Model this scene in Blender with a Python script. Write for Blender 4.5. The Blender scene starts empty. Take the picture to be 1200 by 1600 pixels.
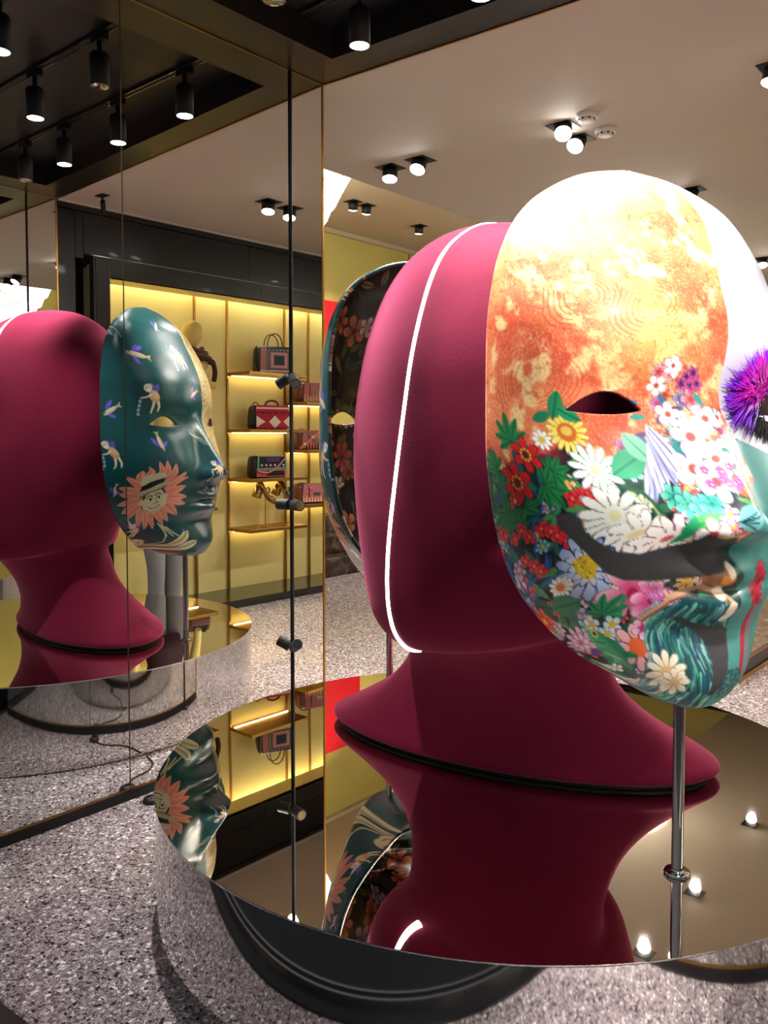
import bpy, bmesh, math, random
import numpy as np
from mathutils import Matrix, Vector
# ------------------------------------------------------------------ camera, world, exposure
scene = bpy.context.scene
COL = scene.collection
cam_d = bpy.data.cameras.new('camera'); cam = bpy.data.objects.new('camera', cam_d); COL.objects.link(cam)
cam.location = (0, 0, 1.5); cam.rotation_euler = (math.radians(90 - 2.586), 0, 0)
cam_d.sensor_fit = 'VERTICAL'; cam_d.sensor_height = 36; cam_d.sensor_width = 27
cam_d.lens = 1320.76 / 1600 * 36; cam_d.shift_y = -58.64 / 1600; cam_d.clip_start = .02; cam_d.clip_end = 200
scene.camera = cam
world = bpy.data.worlds.new('world'); scene.world = world; world.use_nodes = True
world.node_tree.nodes['Background'].inputs[0].default_value = (.20, .20, .21, 1)
world.node_tree.nodes['Background'].inputs[1].default_value = .45
scene.view_settings.view_transform = 'Standard'; scene.view_settings.look = 'None'
scene.view_settings.exposure = 1.3; scene.view_settings.gamma = 1.0; scene.view_settings.use_curve_mapping = False
scene.cycles.max_bounces = 10; scene.cycles.glossy_bounces = 8; scene.cycles.diffuse_bounces = 3
scene.cycles.sample_clamp_indirect = 6.0
TRACK_W = 62.0      # track spotlights in the window bay
DOWN_W = 42.0       # recessed downlights of the shop ceiling
RND = random.Random(7)

# ------------------------------------------------------------------ frames of the place
O = Vector((-.30659, 4.30134, 0)); NV = Vector((.76148, -.64818, 0)); MV = Vector((.64818, .76148, 0))
ANG_B = math.atan2(-.64818, .76148)          # bay frame: x away from the mirrored wall, y into the shop, z up
R0 = Vector((2.01952, 2.54458, 0)); ANG_R = math.atan2(.78287, .62219)  # shelf wall: x along it, y out of it
FB = Matrix.Translation(O) @ Matrix.Rotation(ANG_B, 4, 'Z')
FR = Matrix.Translation(R0) @ Matrix.Rotation(ANG_R, 4, 'Z')
DISC = Vector((.376, 2.8203, 0)); DISC_R = 1.1155; DISC_Z = .404
CEIL = 3.253; CEIL2 = 3.92

# ------------------------------------------------------------------ materials
def lin(c):
    c = np.asarray(c, float) / 255.0
    return np.where(c <= .04045, c / 12.92, ((c + .055) / 1.055) ** 2.4)
def rgb(r, g, b): return tuple(lin((r, g, b))) + (1,)
MATS = {}
def mat(name, col=None, rough=.5, metal=0., spec=.5, coat=0., emit=None, estr=0., sheen=0., sheen_tint=None, bump=None, var=None):
    if name in MATS: return MATS[name]
    m = bpy.data.materials.new(name); m.use_nodes = True; nt = m.node_tree; b = nt.nodes['Principled BSDF']
    if col: b.inputs['Base Color'].default_value = rgb(*col)
    b.inputs['Roughness'].default_value = rough; b.inputs['Metallic'].default_value = metal
    b.inputs['Specular IOR Level'].default_value = spec; b.inputs['Coat Weight'].default_value = coat
    b.inputs['Coat Roughness'].default_value = .06
    if emit: b.inputs['Emission Color'].default_value = rgb(*emit); b.inputs['Emission Strength'].default_value = estr
    if sheen:
        b.inputs['Sheen Weight'].default_value = sheen; b.inputs['Sheen Roughness'].default_value = .35
        b.inputs['Sheen Tint'].default_value = rgb(*sheen_tint)
    tc = None
    if bump or var: tc = nt.nodes.new('ShaderNodeTexCoord')
    if bump:
        sc, st, dist = bump
        n = nt.nodes.new('ShaderNodeTexNoise'); n.inputs['Scale'].default_value = sc; n.inputs['Detail'].default_value = 3
        nt.links.new(tc.outputs['Object'], n.inputs['Vector'])
        bp = nt.nodes.new('ShaderNodeBump'); bp.inputs['Strength'].default_value = st; bp.inputs['Distance'].default_value = dist
        nt.links.new(n.outputs['Fac'], bp.inputs['Height']); nt.links.new(bp.outputs['Normal'], b.inputs['Normal'])
    if var:
        sc, c2 = var
        n = nt.nodes.new('ShaderNodeTexNoise'); n.inputs['Scale'].default_value = sc; n.inputs['Detail'].default_value = 4
        nt.links.new(tc.outputs['Object'], n.inputs['Vector'])
        mx = nt.nodes.new('ShaderNodeMix'); mx.data_type = 'RGBA'
        mx.inputs[6].default_value = rgb(*col); mx.inputs[7].default_value = rgb(*c2)
        nt.links.new(n.outputs['Fac'], mx.inputs[0]); nt.links.new(mx.outputs[2], b.inputs['Base Color'])
    MATS[name] = m
    return m
def ramp_node(nt, stops, interp='CONSTANT'):
    r = nt.nodes.new('ShaderNodeValToRGB'); r.color_ramp.interpolation = interp
    el = r.color_ramp.elements
    while len(el) < len(stops): el.new(.5)
    for e, (p, c) in zip(el, stops): e.position = p; e.color = rgb(*c)
    return r
def terrazzo():
    m = bpy.data.materials.new('terrazzo'); m.use_nodes = True; nt = m.node_tree; b = nt.nodes['Principled BSDF']
    tc = nt.nodes.new('ShaderNodeTexCoord')
    v = nt.nodes.new('ShaderNodeTexVoronoi'); v.inputs['Scale'].default_value = 105; nt.links.new(tc.outputs['Object'], v.inputs['Vector'])
    v2 = nt.nodes.new('ShaderNodeTexVoronoi'); v2.inputs['Scale'].default_value = 260; nt.links.new(tc.outputs['Object'], v2.inputs['Vector'])
    s1 = nt.nodes.new('ShaderNodeSeparateColor'); nt.links.new(v.outputs['Color'], s1.inputs[0])
    s2 = nt.nodes.new('ShaderNodeSeparateColor'); nt.links.new(v2.outputs['Color'], s2.inputs[0])
    st = [(0, (62, 54, 57)), (.13, (118, 106, 109)), (.36, (156, 141, 145)), (.62, (186, 172, 175)), (.79, (128, 106, 112)), (.85, (226, 219, 218)), (.94, (246, 243, 240))]
    r1 = ramp_node(nt, st); nt.links.new(s1.outputs[0], r1.inputs[0])
    st2 = [(0, (84, 74, 77)), (.25, (150, 136, 139)), (.6, (178, 164, 167)), (.84, (224, 217, 216))]
    r2 = ramp_node(nt, st2); nt.links.new(s2.outputs[1], r2.inputs[0])
    mx = nt.nodes.new('ShaderNodeMix'); mx.data_type = 'RGBA'
    gt = nt.nodes.new('ShaderNodeMath'); gt.operation = 'GREATER_THAN'; gt.inputs[1].default_value = .52
    nt.links.new(s1.outputs[2], gt.inputs[0]); nt.links.new(gt.outputs[0], mx.inputs[0])
    nt.links.new(r1.outputs[0], mx.inputs[6]); nt.links.new(r2.outputs[0], mx.inputs[7])
    nt.links.new(mx.outputs[2], b.inputs['Base Color'])
    b.inputs['Roughness'].default_value = .16; b.inputs['Specular IOR Level'].default_value = .35
    return m
def marble(name, c1, c2, scale):
    m = bpy.data.materials.new(name); m.use_nodes = True; nt = m.node_tree; b = nt.nodes['Principled BSDF']
    tc = nt.nodes.new('ShaderNodeTexCoord'); n = nt.nodes.new('ShaderNodeTexNoise')
    n.inputs['Scale'].default_value = scale; n.inputs['Detail'].default_value = 8; n.inputs['Distortion'].default_value = 1.6
    nt.links.new(tc.outputs['Object'], n.inputs['Vector'])
    r = ramp_node(nt, [(.3, c1), (.52, tuple((a + d) // 2 for a, d in zip(c1, c2))), (.72, c2)], 'LINEAR')
    nt.links.new(n.outputs['Fac'], r.inputs[0]); nt.links.new(r.outputs[0], b.inputs['Base Color'])
    b.inputs['Roughness'].default_value = .18
    return m
def chrome_streaked():
    m = bpy.data.materials.new('polished_steel'); m.use_nodes = True; nt = m.node_tree; b = nt.nodes['Principled BSDF']
    b.inputs['Base Color'].default_value = rgb(212, 208, 206); b.inputs['Metallic'].default_value = 1; b.inputs['Roughness'].default_value = .05
    tc = nt.nodes.new('ShaderNodeTexCoord'); mp = nt.nodes.new('ShaderNodeMapping'); mp.inputs['Scale'].default_value = (22, 22, .5)
    n = nt.nodes.new('ShaderNodeTexNoise'); n.inputs['Scale'].default_value = 1; n.inputs['Detail'].default_value = 2
    nt.links.new(tc.outputs['Object'], mp.inputs[0]); nt.links.new(mp.outputs[0], n.inputs['Vector'])
    bp = nt.nodes.new('ShaderNodeBump'); bp.inputs['Strength'].default_value = .02; bp.inputs['Distance'].default_value = .004
    nt.links.new(n.outputs['Fac'], bp.inputs['Height']); nt.links.new(bp.outputs['Normal'], b.inputs['Normal'])
    return m
def painted(name, rough, coat, bump_scale=0, spec=.5):
    m = bpy.data.materials.new(name); m.use_nodes = True; nt = m.node_tree; b = nt.nodes['Principled BSDF']
    a = nt.nodes.new('ShaderNodeAttribute'); a.attribute_name = 'print'
    nt.links.new(a.outputs['Color'], b.inputs['Base Color'])
    rr = nt.nodes.new('ShaderNodeMapRange'); rr.inputs[3].default_value = .7; rr.inputs[4].default_value = rough      # alpha 0 = matte vinyl, 1 = gloss
    cw_ = nt.nodes.new('ShaderNodeMath'); cw_.operation = 'MULTIPLY'; cw_.inputs[1].default_value = coat
    nt.links.new(a.outputs['Alpha'], rr.inputs[0]); nt.links.new(rr.outputs[0], b.inputs['Roughness']); nt.links.new(a.outputs['Alpha'], cw_.inputs[0]); nt.links.new(cw_.outputs[0], b.inputs['Coat Weight'])
    b.inputs['Coat Roughness'].default_value = .08
    b.inputs['Specular IOR Level'].default_value = spec
    if bump_scale:
        tc = nt.nodes.new('ShaderNodeTexCoord'); n = nt.nodes.new('ShaderNodeTexNoise'); n.inputs['Scale'].default_value = bump_scale
        nt.links.new(tc.outputs['Object'], n.inputs['Vector'])
        bp = nt.nodes.new('ShaderNodeBump'); bp.inputs['Strength'].default_value = .22; bp.inputs['Distance'].default_value = .004
        nt.links.new(n.outputs['Fac'], bp.inputs['Height']); nt.links.new(bp.outputs['Normal'], b.inputs['Normal'])
        nt.links.new(bp.outputs['Normal'], b.inputs['Coat Normal'])
    return m
M_TERR = terrazzo()
M_MIRROR = mat('mirror_glass', (226, 227, 224), .0, 1.)
M_STEEL = chrome_streaked()
M_DISC = mat('polished_plate', (214, 206, 196), .012, 1.)
M_CHROME = mat('chrome', (205, 203, 202), .06, 1.)
M_BRASS = mat('brass', (190, 140, 66), .28, 1.)
M_BRASS_D = mat('brass_satin', (168, 128, 70), .4, 1.); M_JOINT = mat('joint_metal', (96, 88, 76), .4, 1.)
M_BLACK = mat('black_lacquer', (15, 15, 17), .32, spec=.35, coat=.08)
M_BLACKM = mat('black_matte', (14, 14, 15), .55)
M_SOFFIT = mat('black_soffit', (36, 34, 31), .3, coat=.1)
M_TRAY = mat('black_tray', (20, 20, 22), .4)
M_CEIL = mat('ceiling_paint', (196, 186, 172), .75, bump=(2.0, .12, .05))
M_CEIL2 = mat('ceiling_paint_warm', (176, 162, 134), .75)
M_YEL = mat('yellow_lacquer', (228, 214, 142), .5)
M_YELW = mat('yellow_wall', (178, 164, 88), .6)
M_RED = mat('red_lacquer', (196, 20, 34), .4)
M_DARKM = marble('dark_marble', (30, 22, 22), (120, 104, 98), 5)
M_BROWNM = marble('brown_marble', (82, 66, 58), (150, 132, 118), 7)
M_VELVET = mat('maroon_velvet', (112, 22, 50), .9, spec=.1, sheen=.55, sheen_tint=(236, 120, 160), bump=(260, .35, .002), var=(3.5, (92, 16, 40)))
M_LAMP = mat('lamp_lens', (255, 255, 255), .3, emit=(255, 250, 246), estr=22)
M_LENS_OFF = mat('lamp_reflector', (190, 186, 184), .15, 1.)
M_LED = mat('led_white', (255, 255, 255), .4, emit=(255, 246, 250), estr=7)
M_WARM = mat('led_warm', (255, 240, 200), .4, emit=(255, 242, 208), estr=26)
M_PLASTIC = mat('white_plastic', (225, 222, 216), .4)
M_RUBBER = mat('black_rubber', (18, 18, 19), .5)
M_PAVE = mat('grey_paving', (84, 82, 82), .5, var=(5, (64, 62, 62)))

# ------------------------------------------------------------------ mesh helpers
class MB:
    def __init__(s): s.v = []; s.f = []; s.sm = []
    def add(s, vs, fs, smooth=False):
        k = len(s.v); s.v += [tuple(v) for v in vs]; s.f += [tuple(i + k for i in f) for f in fs]; s.sm += [smooth] * len(fs); return s
    def box(s, x0, x1, y0, y1, z0, z1):
        return s.add([(x0, y0, z0), (x1, y0, z0), (x1, y1, z0), (x0, y1, z0), (x0, y0, z1), (x1, y0, z1), (x1, y1, z1), (x0, y1, z1)],
                     [(0, 3, 2, 1), (4, 5, 6, 7), (0, 1, 5, 4), (1, 2, 6, 5), (2, 3, 7, 6), (3, 0, 4, 7)])
    def bbox(s, x0, x1, y0, y1, z0, z1, b):      # box with chamfered edges
        bm = bmesh.new(); bmesh.ops.create_cube(bm, size=1)
        for v in bm.verts: v.co = ((x0 + x1) / 2 + v.co.x * (x1 - x0), (y0 + y1) / 2 + v.co.y * (y1 - y0), (z0 + z1) / 2 + v.co.z * (z1 - z0))
        bmesh.ops.bevel(bm, geom=bm.edges[:], offset=b, segments=2, affect='EDGES', profile=.5)
        bm.verts.index_update(); s.add([v.co[:] for v in bm.verts], [[v.index for v in f.verts] for f in bm.faces]); bm.free(); return s
    def prism(s, pts, z0, z1):
        n = len(pts)
        return s.add([(x, y, z0) for x, y in pts] + [(x, y, z1) for x, y in pts],
                     [tuple(range(n - 1, -1, -1)), tuple(range(n, 2 * n))] + [(i, (i + 1) % n, (i + 1) % n + n, i + n) for i in range(n)])
    def prism_y(s, pts, y0, y1):                 # outline in x,z pushed along y
        n = len(pts)
        return s.add([(x, y0, z) for x, z in pts] + [(x, y1, z) for x, z in pts],
                     [tuple(range(n)), tuple(range(2 * n - 1, n - 1, -1))] + [(i, i + n, (i + 1) % n + n, (i + 1) % n) for i in range(n)])
    def lathe(s, prof, seg=32, at=(0, 0, 0), smooth=True, cap=True):
        vs = []; fs = []; n = len(prof)
        for j in range(seg):
            a = 2 * math.pi * j / seg
            vs += [(at[0] + r * math.cos(a), at[1] + r * math.sin(a), at[2] + z) for r, z in prof]
        for j in range(seg):
            k = (j + 1) % seg
            fs += [(j * n + i, k * n + i, k * n + i + 1, j * n + i + 1) for i in range(n - 1)]
        s.add(vs, fs, smooth)
        if cap:
            if prof[0][0] > 1e-6: s.add([vs[j * n] for j in range(seg)], [tuple(range(seg - 1, -1, -1))])
            if prof[-1][0] > 1e-6: s.add([vs[j * n + n - 1] for j in range(seg)], [tuple(range(seg))])
        return s
    def tube(s, pts, r, seg=10, closed=False, cap=True):
        pts = [Vector(p) for p in pts]; n = len(pts); rr = r if hasattr(r, '__len__') else [r] * n
        vs = []; fs = []; up = None
        for i, p in enumerate(pts):
            a = pts[(i - 1) % n] if (closed or i > 0) else p; b = pts[(i + 1) % n] if (closed or i < n - 1) else p
            d = (b - a).normalized()
            if up is None: up = Vector((0, 0, 1)) if abs(d.z) < .9 else Vector((1, 0, 0))
            x = (up - d * up.dot(d)).normalized(); up = x; y = d.cross(x)
            vs += [(p + (x * math.cos(2 * math.pi * k / seg) + y * math.sin(2 * math.pi * k / seg)) * rr[i])[:] for k in range(seg)]
        for i in range(n if closed else n - 1):
            j = (i + 1) % n
            fs += [(i * seg + k, i * seg + (k + 1) % seg, j * seg + (k + 1) % seg, j * seg + k) for k in range(seg)]
        s.add(vs, fs, True)
        if cap and not closed: s.add(vs[:seg], [tuple(range(seg - 1, -1, -1))]); s.add(vs[-seg:], [tuple(range(seg))])
        return s
    def cyl(s, p0, p1, r, seg=20): return s.tube([p0, p1], r, seg)
    def rings(s, rs, cap0=True, cap1=True):      # list of rings (equal counts) skinned together
        n = len(rs[0]); vs = [v for r in rs for v in r]; fs = []
        for i in range(len(rs) - 1):
            fs += [(i * n + k, i * n + (k + 1) % n, (i + 1) * n + (k + 1) % n, (i + 1) * n + k) for k in range(n)]
        if cap0: fs.append(tuple(range(n - 1, -1, -1)))
        if cap1: fs.append(tuple(range((len(rs) - 1) * n, len(rs) * n)))
        return s.add(vs, fs, True)
    def ball(s, c, rx, ry, rz, seg=16, rg=10):
        rs = []
        for i in range(1, rg):
            a = math.pi * i / rg - math.pi / 2
            rs.append([(c[0] + rx * math.cos(a) * math.cos(2 * math.pi * k / seg), c[1] + ry * math.cos(a) * math.sin(2 * math.pi * k / seg), c[2] + rz * math.sin(a)) for k in range(seg)])
        return s.rings(rs)
    def mesh(s, name):
        me = bpy.data.meshes.new(name); me.from_pydata(s.v, [], s.f); me.polygons.foreach_set('use_smooth', s.sm); me.update(); return me
    def build(s, name, m, parent=None, frame=None):
        return obj(name, s.mesh(name), m, parent, frame)
def obj(name, me, m, parent=None, frame=None):
    if m is not None: me.materials.append(m)
    o = bpy.data.objects.new(name, me); COL.objects.link(o)
    if parent is not None: o.parent = parent
    if frame is not None: o.matrix_local = frame
    return o
def tag(o, label=None, cat=None, group=None, kind=None):
    if label: o['label'] = label
    if cat: o['category'] = cat
    if group: o['group'] = group
    if kind: o['kind'] = kind
    return o
def empty(name, frame): 
    o = bpy.data.objects.new(name, None); COL.objects.link(o); o.matrix_world = frame; o.empty_display_size = .1; return o
def thing(name, label, cat, frame, group=None): return tag(empty(name, frame), label, cat, group)
def struct(o, label=None): 
    o['kind'] = 'structure'
    if label: o['label'] = label
    return o
def T(x, y, z=0): return Matrix.Translation((x, y, z))
def RZ(a): return Matrix.Rotation(a, 4, 'Z')
def copy_thing(root, frame, label, group=None):
    r = root.copy(); COL.objects.link(r); r.matrix_world = frame; r['label'] = label
    if group: r['group'] = group
    for ch in [c for c in bpy.data.objects if c.parent == root]:
        c = ch.copy(); COL.objects.link(c); c.parent = r
        for g in [k for k in bpy.data.objects if k.parent == ch]:
            d = g.copy(); COL.objects.link(d); d.parent = c
    return r
def spot(name, loc, aim, watts, angle=50, blend=.6, radius=.03, col=(1, .96, .92), parent=None):
    d = bpy.data.lights.new(name, 'SPOT'); d.energy = watts; d.spot_size = math.radians(angle); d.spot_blend = blend; d.shadow_soft_size = radius; d.color = col
    o = bpy.data.objects.new(name, d); COL.objects.link(o); loc = Vector(loc)
    q = (Vector(aim) - loc).to_track_quat('-Z', 'Y'); o.matrix_world = Matrix.Translation(loc) @ q.to_matrix().to_4x4()
    return o
def Bw(n, s, z=0): return FB @ Vector((n, -s, z))      # distance from mirrored wall, distance toward the window, height

# ------------------------------------------------------------------ the setting
struct(MB().prism([(-4.7, -2.44), (3.6, -1.92), (3.6, 9.5), (-4.7, 9.5)], -.1, 0).build('floor', M_TERR, None, FB), 'grey and mauve polished terrazzo floor')
struct(MB().prism([(-7, -14), (10, -14), (10, -1.85), (3.6, -2.2), (3.3, -2.29), (-.1, -2.5), (-7, -2.94)], -.1, .0).build('ground', M_PAVE, None, FB), 'grey paving outside the shop window')
win = struct(empty('window_1', FB), 'black metal shop window frame')
MB().prism([(-.1, -2.145), (-.1, -2.50), (3.3, -2.29), (3.3, -1.935)], -.1, .012).build('sill', M_BLACK, win)
for y in (-2.215, -2.245): MB().prism([(-.1, y), (-.1, y - .008), (3.3, y + .204), (3.3, y + .212)], .012, .03).build('sill_rail', M_CHROME, win)
MB().box(-.1, 3.3, -2.42, -2.07, 3.253, 3.6).build('header', M_BLACK, win)
MB().box(-.22, -.12, -2.42, -2.07, 0, 3.253).build('jamb', M_BLACK, win)

def mirror_wall(name, label, fr, flip, far, near, joint):
    # local x runs along the wall, y points out of the mirror
    w = struct(MB().box(near, far, -.13, -.008, 0, CEIL - .002).build(name, M_BLACKM, None, fr), label)
    for a, b in ((near, joint - .003), (joint + .003, far - .006)):
        MB().box(a, b, -.008, 0, .046, CEIL - .006).build('mirror_panel', M_MIRROR, w)
    MB().box(near, far, -.008, .006, .0, .043).build('base_strip', M_BLACKM, w)
    MB().box(near, far, -.008, .0065, .043, .046).build('base_trim', M_BRASS, w)
    MB().box(far - .006, far + .004, -.01, .004, .046, CEIL - .003).build('edge_trim', M_BRASS, w)
    MB().box(joint - .003, joint + .003, -.01, -.001, .046, CEIL - .003).build('joint_strip', M_JOINT, w)
    MB().box(near, far, -.008, .003, CEIL - .006, CEIL - .002).build('top_trim', M_BRASS, w)
    return w
# left wall: x along the shop direction, y = out of the mirror  (x, y, z) must stay right handed
FL = FB @ Matrix(((0, 1, 0, 0), (1, 0, 0, 0), (0, 0, 1, 0), (0, 0, 0, 1)))
def left_mirror():
    w = struct(MB().box(-.13, -.008, -2.07, 0, 0, CEIL - .002).build('wall_left', M_BLACKM, None, FB), 'tall mirrored wall left of the velvet head')
    for a, b in ((-2.07, -1.147), (-1.141, -.006)):
        MB().box(-.008, 0, a, b, .046, CEIL - .006).build('mirror_panel', M_MIRROR, w)
    MB().box(-.008, .006, -2.07, 0, 0, .043).build('base_strip', M_BLACKM, w)
    MB().box(-.008, .0065, -2.07, 0, .043, .046).build('base_trim', M_BRASS, w)
    MB().box(-.01, .004, -.006, .004, .046, CEIL - .003).build('edge_trim', M_BRASS, w)
    MB().box(-.01, -.001, -1.147, -1.141, .046, CEIL - .003).build('joint_strip', M_JOINT, w)
    MB().box(-.008, .003, -2.07, 0, CEIL - .006, CEIL - .002).build('top_trim', M_BRASS, w)
left_mirror()
mirror_wall('wall_right', 'tall mirrored wall facing the first across the window bay', FR, 1, -.005, -2.22, -1.14)

struct(MB().prism([(-.93, .0), (0, .0), (2.91, .168), (3.6, .168), (3.6, 9.5), (-.93, 9.5)], CEIL, CEIL2 + .05).build('ceiling', M_CEIL, None, FB), 'beige plaster ceiling of the shop')
struct(MB().box(-4.7, -.93, 0, 9.5, CEIL2, CEIL2 + .05).build('ceiling_raised', M_CEIL2, None, FB), 'higher warm beige ceiling beyond the step')
struct(MB().box(-4.7, -.13, -.1, -.0, 0, CEIL2).build('wall_return', M_BLACKM, None, FB), 'black wall behind the mirrored wall')
wl = struct(MB().box(-4.1, -3.95, 0, 9.5, 0, CEIL2).build('wall_stairs', M_YELW, None, FB), 'yellow wall above the marble steps')
MB().box(-3.95, -3.90, 0, 9.5, CEIL2 - .05, CEIL2).build('cornice', M_CEIL2, wl)
for y in (3.32, 5.6, 7.9): MB().box(-3.95, -3.942, y, y + .012, .8, CEIL2 - .05).build('seam_strip', M_BRASS_D, wl)
tag(MB().bbox(-3.945, -3.90, 3.0, 4.6, 1.9, 3.08, .006).build('red_screen', M_RED, None, FB), 'red lacquered board hung on the yellow wall above the marble steps', 'wall board')
st = thing('marble_steps', 'dark veined marble steps rising to the yellow wall', 'steps', FB @ T(-3.2, 4, 0))
for k in range(3): MB().bbox(-.74, -.25 * k, -2.6, 3.0, .2 * k, .2 * k + .2, .008).build('step', M_DARKM, st)

wb = struct(MB().box(-4.7, 3.6, 9.3, 9.5, 0, CEIL2).build('wall_back', M_YELW, None, FB), 'yellow back wall with black frames')
for a, b in ((-4, -3.5), (-1.4, -.9), (.7, 1.2), (2.6, 3.1)): MB().box(a, b, 9.18, 9.3, 0, 2.7).build('pilaster', M_BLACK, wb)
MB().box(-4, 3.3, 9.16, 9.3, 2.7, CEIL).build('fascia', M_BLACK, wb)
MB().box(-3.5, 3.0, 9.1, 9.3, 0, .12).build('plinth', M_BLACK, wb)

# shelf wall seen in the mirror: black panelling round a lit yellow niche
wn = struct(MB().box(-.005, 9.3, -.55, -.42, 0, CEIL).build('wall_niche', M_BLACKM, None, FR), 'black panelled wall with a lit yellow shelf niche')
def wnp(name, m, *a): return MB().box(*a).build(name, m, wn)
wnp('niche_back', M_YEL, .425, 9.2, -.42, -.36, 0, 2.86)
wnp('niche_top', M_YEL, .425, 9.2, -.27, -.004, 2.735, 2.755)
wnp('niche_side', M_YEL, .41, .425, -.36, -.004, .07, 2.86)
wnp('slot_cover', M_YEL, .425, 9.2, -.36, -.27, 2.86, 2.88)
wnp('light_strip', M_WARM, .45, 9.1, -.33, -.30, 2.846, 2.858)
wnp('plinth', mat('black_gloss', (22, 22, 22), .05, spec=.9), .425, 9.2, -.36, .16, 0, .07)
wnp('panel', M_BLACK, .0, .135, -.06, 0, 0, 3.19)
wnp('panel', M_BLACK, .14, .203, -.06, 0, 2.846, 3.19)
wnp('panel', M_BLACK, .283, .300, -.06, 0, 0, 2.88)
wnp('panel', M_BLACK, .304, .42, -.06, 0, 0, 2.88)
wnp('recess', M_BLACKM, .135, .283, -.3, -.28, 0, 2.84)
for a, b in ((.208, 1.79), (1.795, 3.4), (3.405, 5.0), (5.005, 6.6), (6.605, 9.2)): wnp('panel', M_BLACK, a, b, -.06, 0, 2.886, 3.19)
for a, b in ((.425, 1.93), (1.934, 3.6), (3.604, 5.3), (5.304, 9.2)): wnp('panel', M_BLACK, a, b, -.06, 0, 2.735, 2.881)
wnp('cornice', M_BLACK, .0, 9.2, -.06, .012, 3.195, 3.235)
wnp('cornice_strip', M_CEIL, .0, 9.2, -.06, .03, 3.237, CEIL - .001)

# window bay soffit: black frame round a recessed tray
so = struct(MB().prism([(0, 0), (2.905, .165), (2.985, -2.07), (0, -2.07)], 3.385, 3.42).build('soffit', M_TRAY, None, FB), 'black recessed ceiling tray over the window bay')
Z0, Z1 = CEIL, 3.385
MB().prism([(0, 0), (.235, -.177), (.235, -1.85), (0, -2.07)], Z0, Z1).build('soffit_board', M_SOFFIT, so)
MB().prism([(0, 0), (2.905, .165), (2.67, -.04), (.235, -.177)], Z0, Z1).build('soffit_board', M_SOFFIT, so)
MB().prism([(2.905, .165), (2.985, -2.07), (2.74, -1.85), (2.67, -.04)], Z0, Z1).build('soffit_board', M_SOFFIT, so)
MB().prism([(0, -2.07), (.235, -1.85), (2.74, -1.85), (2.985, -2.07)], Z0, Z1).build('soffit_board', M_SOFFIT, so)
MB().prism([(0, .0), (2.905, .165), (2.905, .175), (0, .01)], Z0 - .005, Z0 + .002).build('brass_edge', M_BRASS, so)

# ------------------------------------------------------------------ lamps
def make_track_lamp(frame, label, aim, lit, watts):
    t = thing('track_spotlight', label, 'spotlight', frame, 'track spotlights over the window bay')
    MB().box(-.05, .05, -.018, .018, -.03, 0).build('adaptor', M_BLACKM, t)
    MB().cyl((0, 0, -.13), (0, 0, -.03), .012, 12).build('stem', M_BLACKM, t)
    MB().lathe([(.030, -.235), (.045, -.235), (.046, -.10), (.040, -.085), (.001, -.085)], 28, cap=False).build('body', M_BLACKM, t)
    MB().lathe([(.001, -.241), (.022, -.240), (.040, -.2352)], 24, cap=False).build('lens', M_LAMP if lit else M_LENS_OFF, t)
    if lit: spot('track_beam', frame @ Vector((0, 0, -.26)), aim, watts, 46, .7, .03)
    return t
TR = [(.39, 3.372), (.87, 3.372), (1.34, 3.372)]
LBLK = ['nearest the mirrored wall', 'second from the mirrored wall', 'third from the mirrored wall', 'farthest from the mirrored wall']
ROW = ['rear track', 'middle track', 'front track']
ORANGE = Vector((.74, 2.0, 1.75)); TEALP = Vector((-.05, 3.7, 1.5)); HEADP = Vector((.385, 2.77, 2.1))
AIMS = {(0, 0): (Vector((-.15, 3.85, 1.2)), 1, 1.0), (0, 1): (TEALP, 1, 1.6), (0, 2): (HEADP + Vector((.1, .3, -.6)), 1, 1.2), (0, 3): (ORANGE, 0, 0),
        (1, 0): (HEADP, 0, .0), (1, 1): (HEADP + Vector((-.1, -.1, -.1)), 1, 3.4), (1, 2): (ORANGE + Vector((-.1, 0, .1)), 1, 2.4), (1, 3): (ORANGE + Vector((0, 0, .2)), 1, .5),
        (2, 0): (Vector((-.2, 2.9, .2)), 1, 1.4), (2, 1): (ORANGE + Vector((-.1, 0, -.3)), 1, 2.0), (2, 2): (ORANGE + Vector((.05, 0, -.25)), 1, 2.6), (2, 3): (ORANGE, 0, 0)}
for i, (s, z) in enumerate(TR):
    tr = thing('light_track', 'black ceiling light rail, %s of the window bay' % ROW[i], 'light track', FB @ T(1.45, -s, z), 'light tracks over the window bay')
    MB().box(-1.2, 1.2, -.018, .018, 0, .013).build('rail', M_BLACKM, tr)
    for y in (-.016, .013): MB().box(-1.2, 1.2, y, y + .003, -.004, 0).build('lip', M_STEEL, tr)
    for j, n in enumerate((.6, 1.21, 1.79, 2.27)):
        aim, lit, w = AIMS[(i, j)]
        make_track_lamp(FB @ T(n, -s, z - .004), 'black cylinder spotlight on the %s, %s' % (ROW[i], LBLK[j]), aim, lit, w * TRACK_W)

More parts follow.
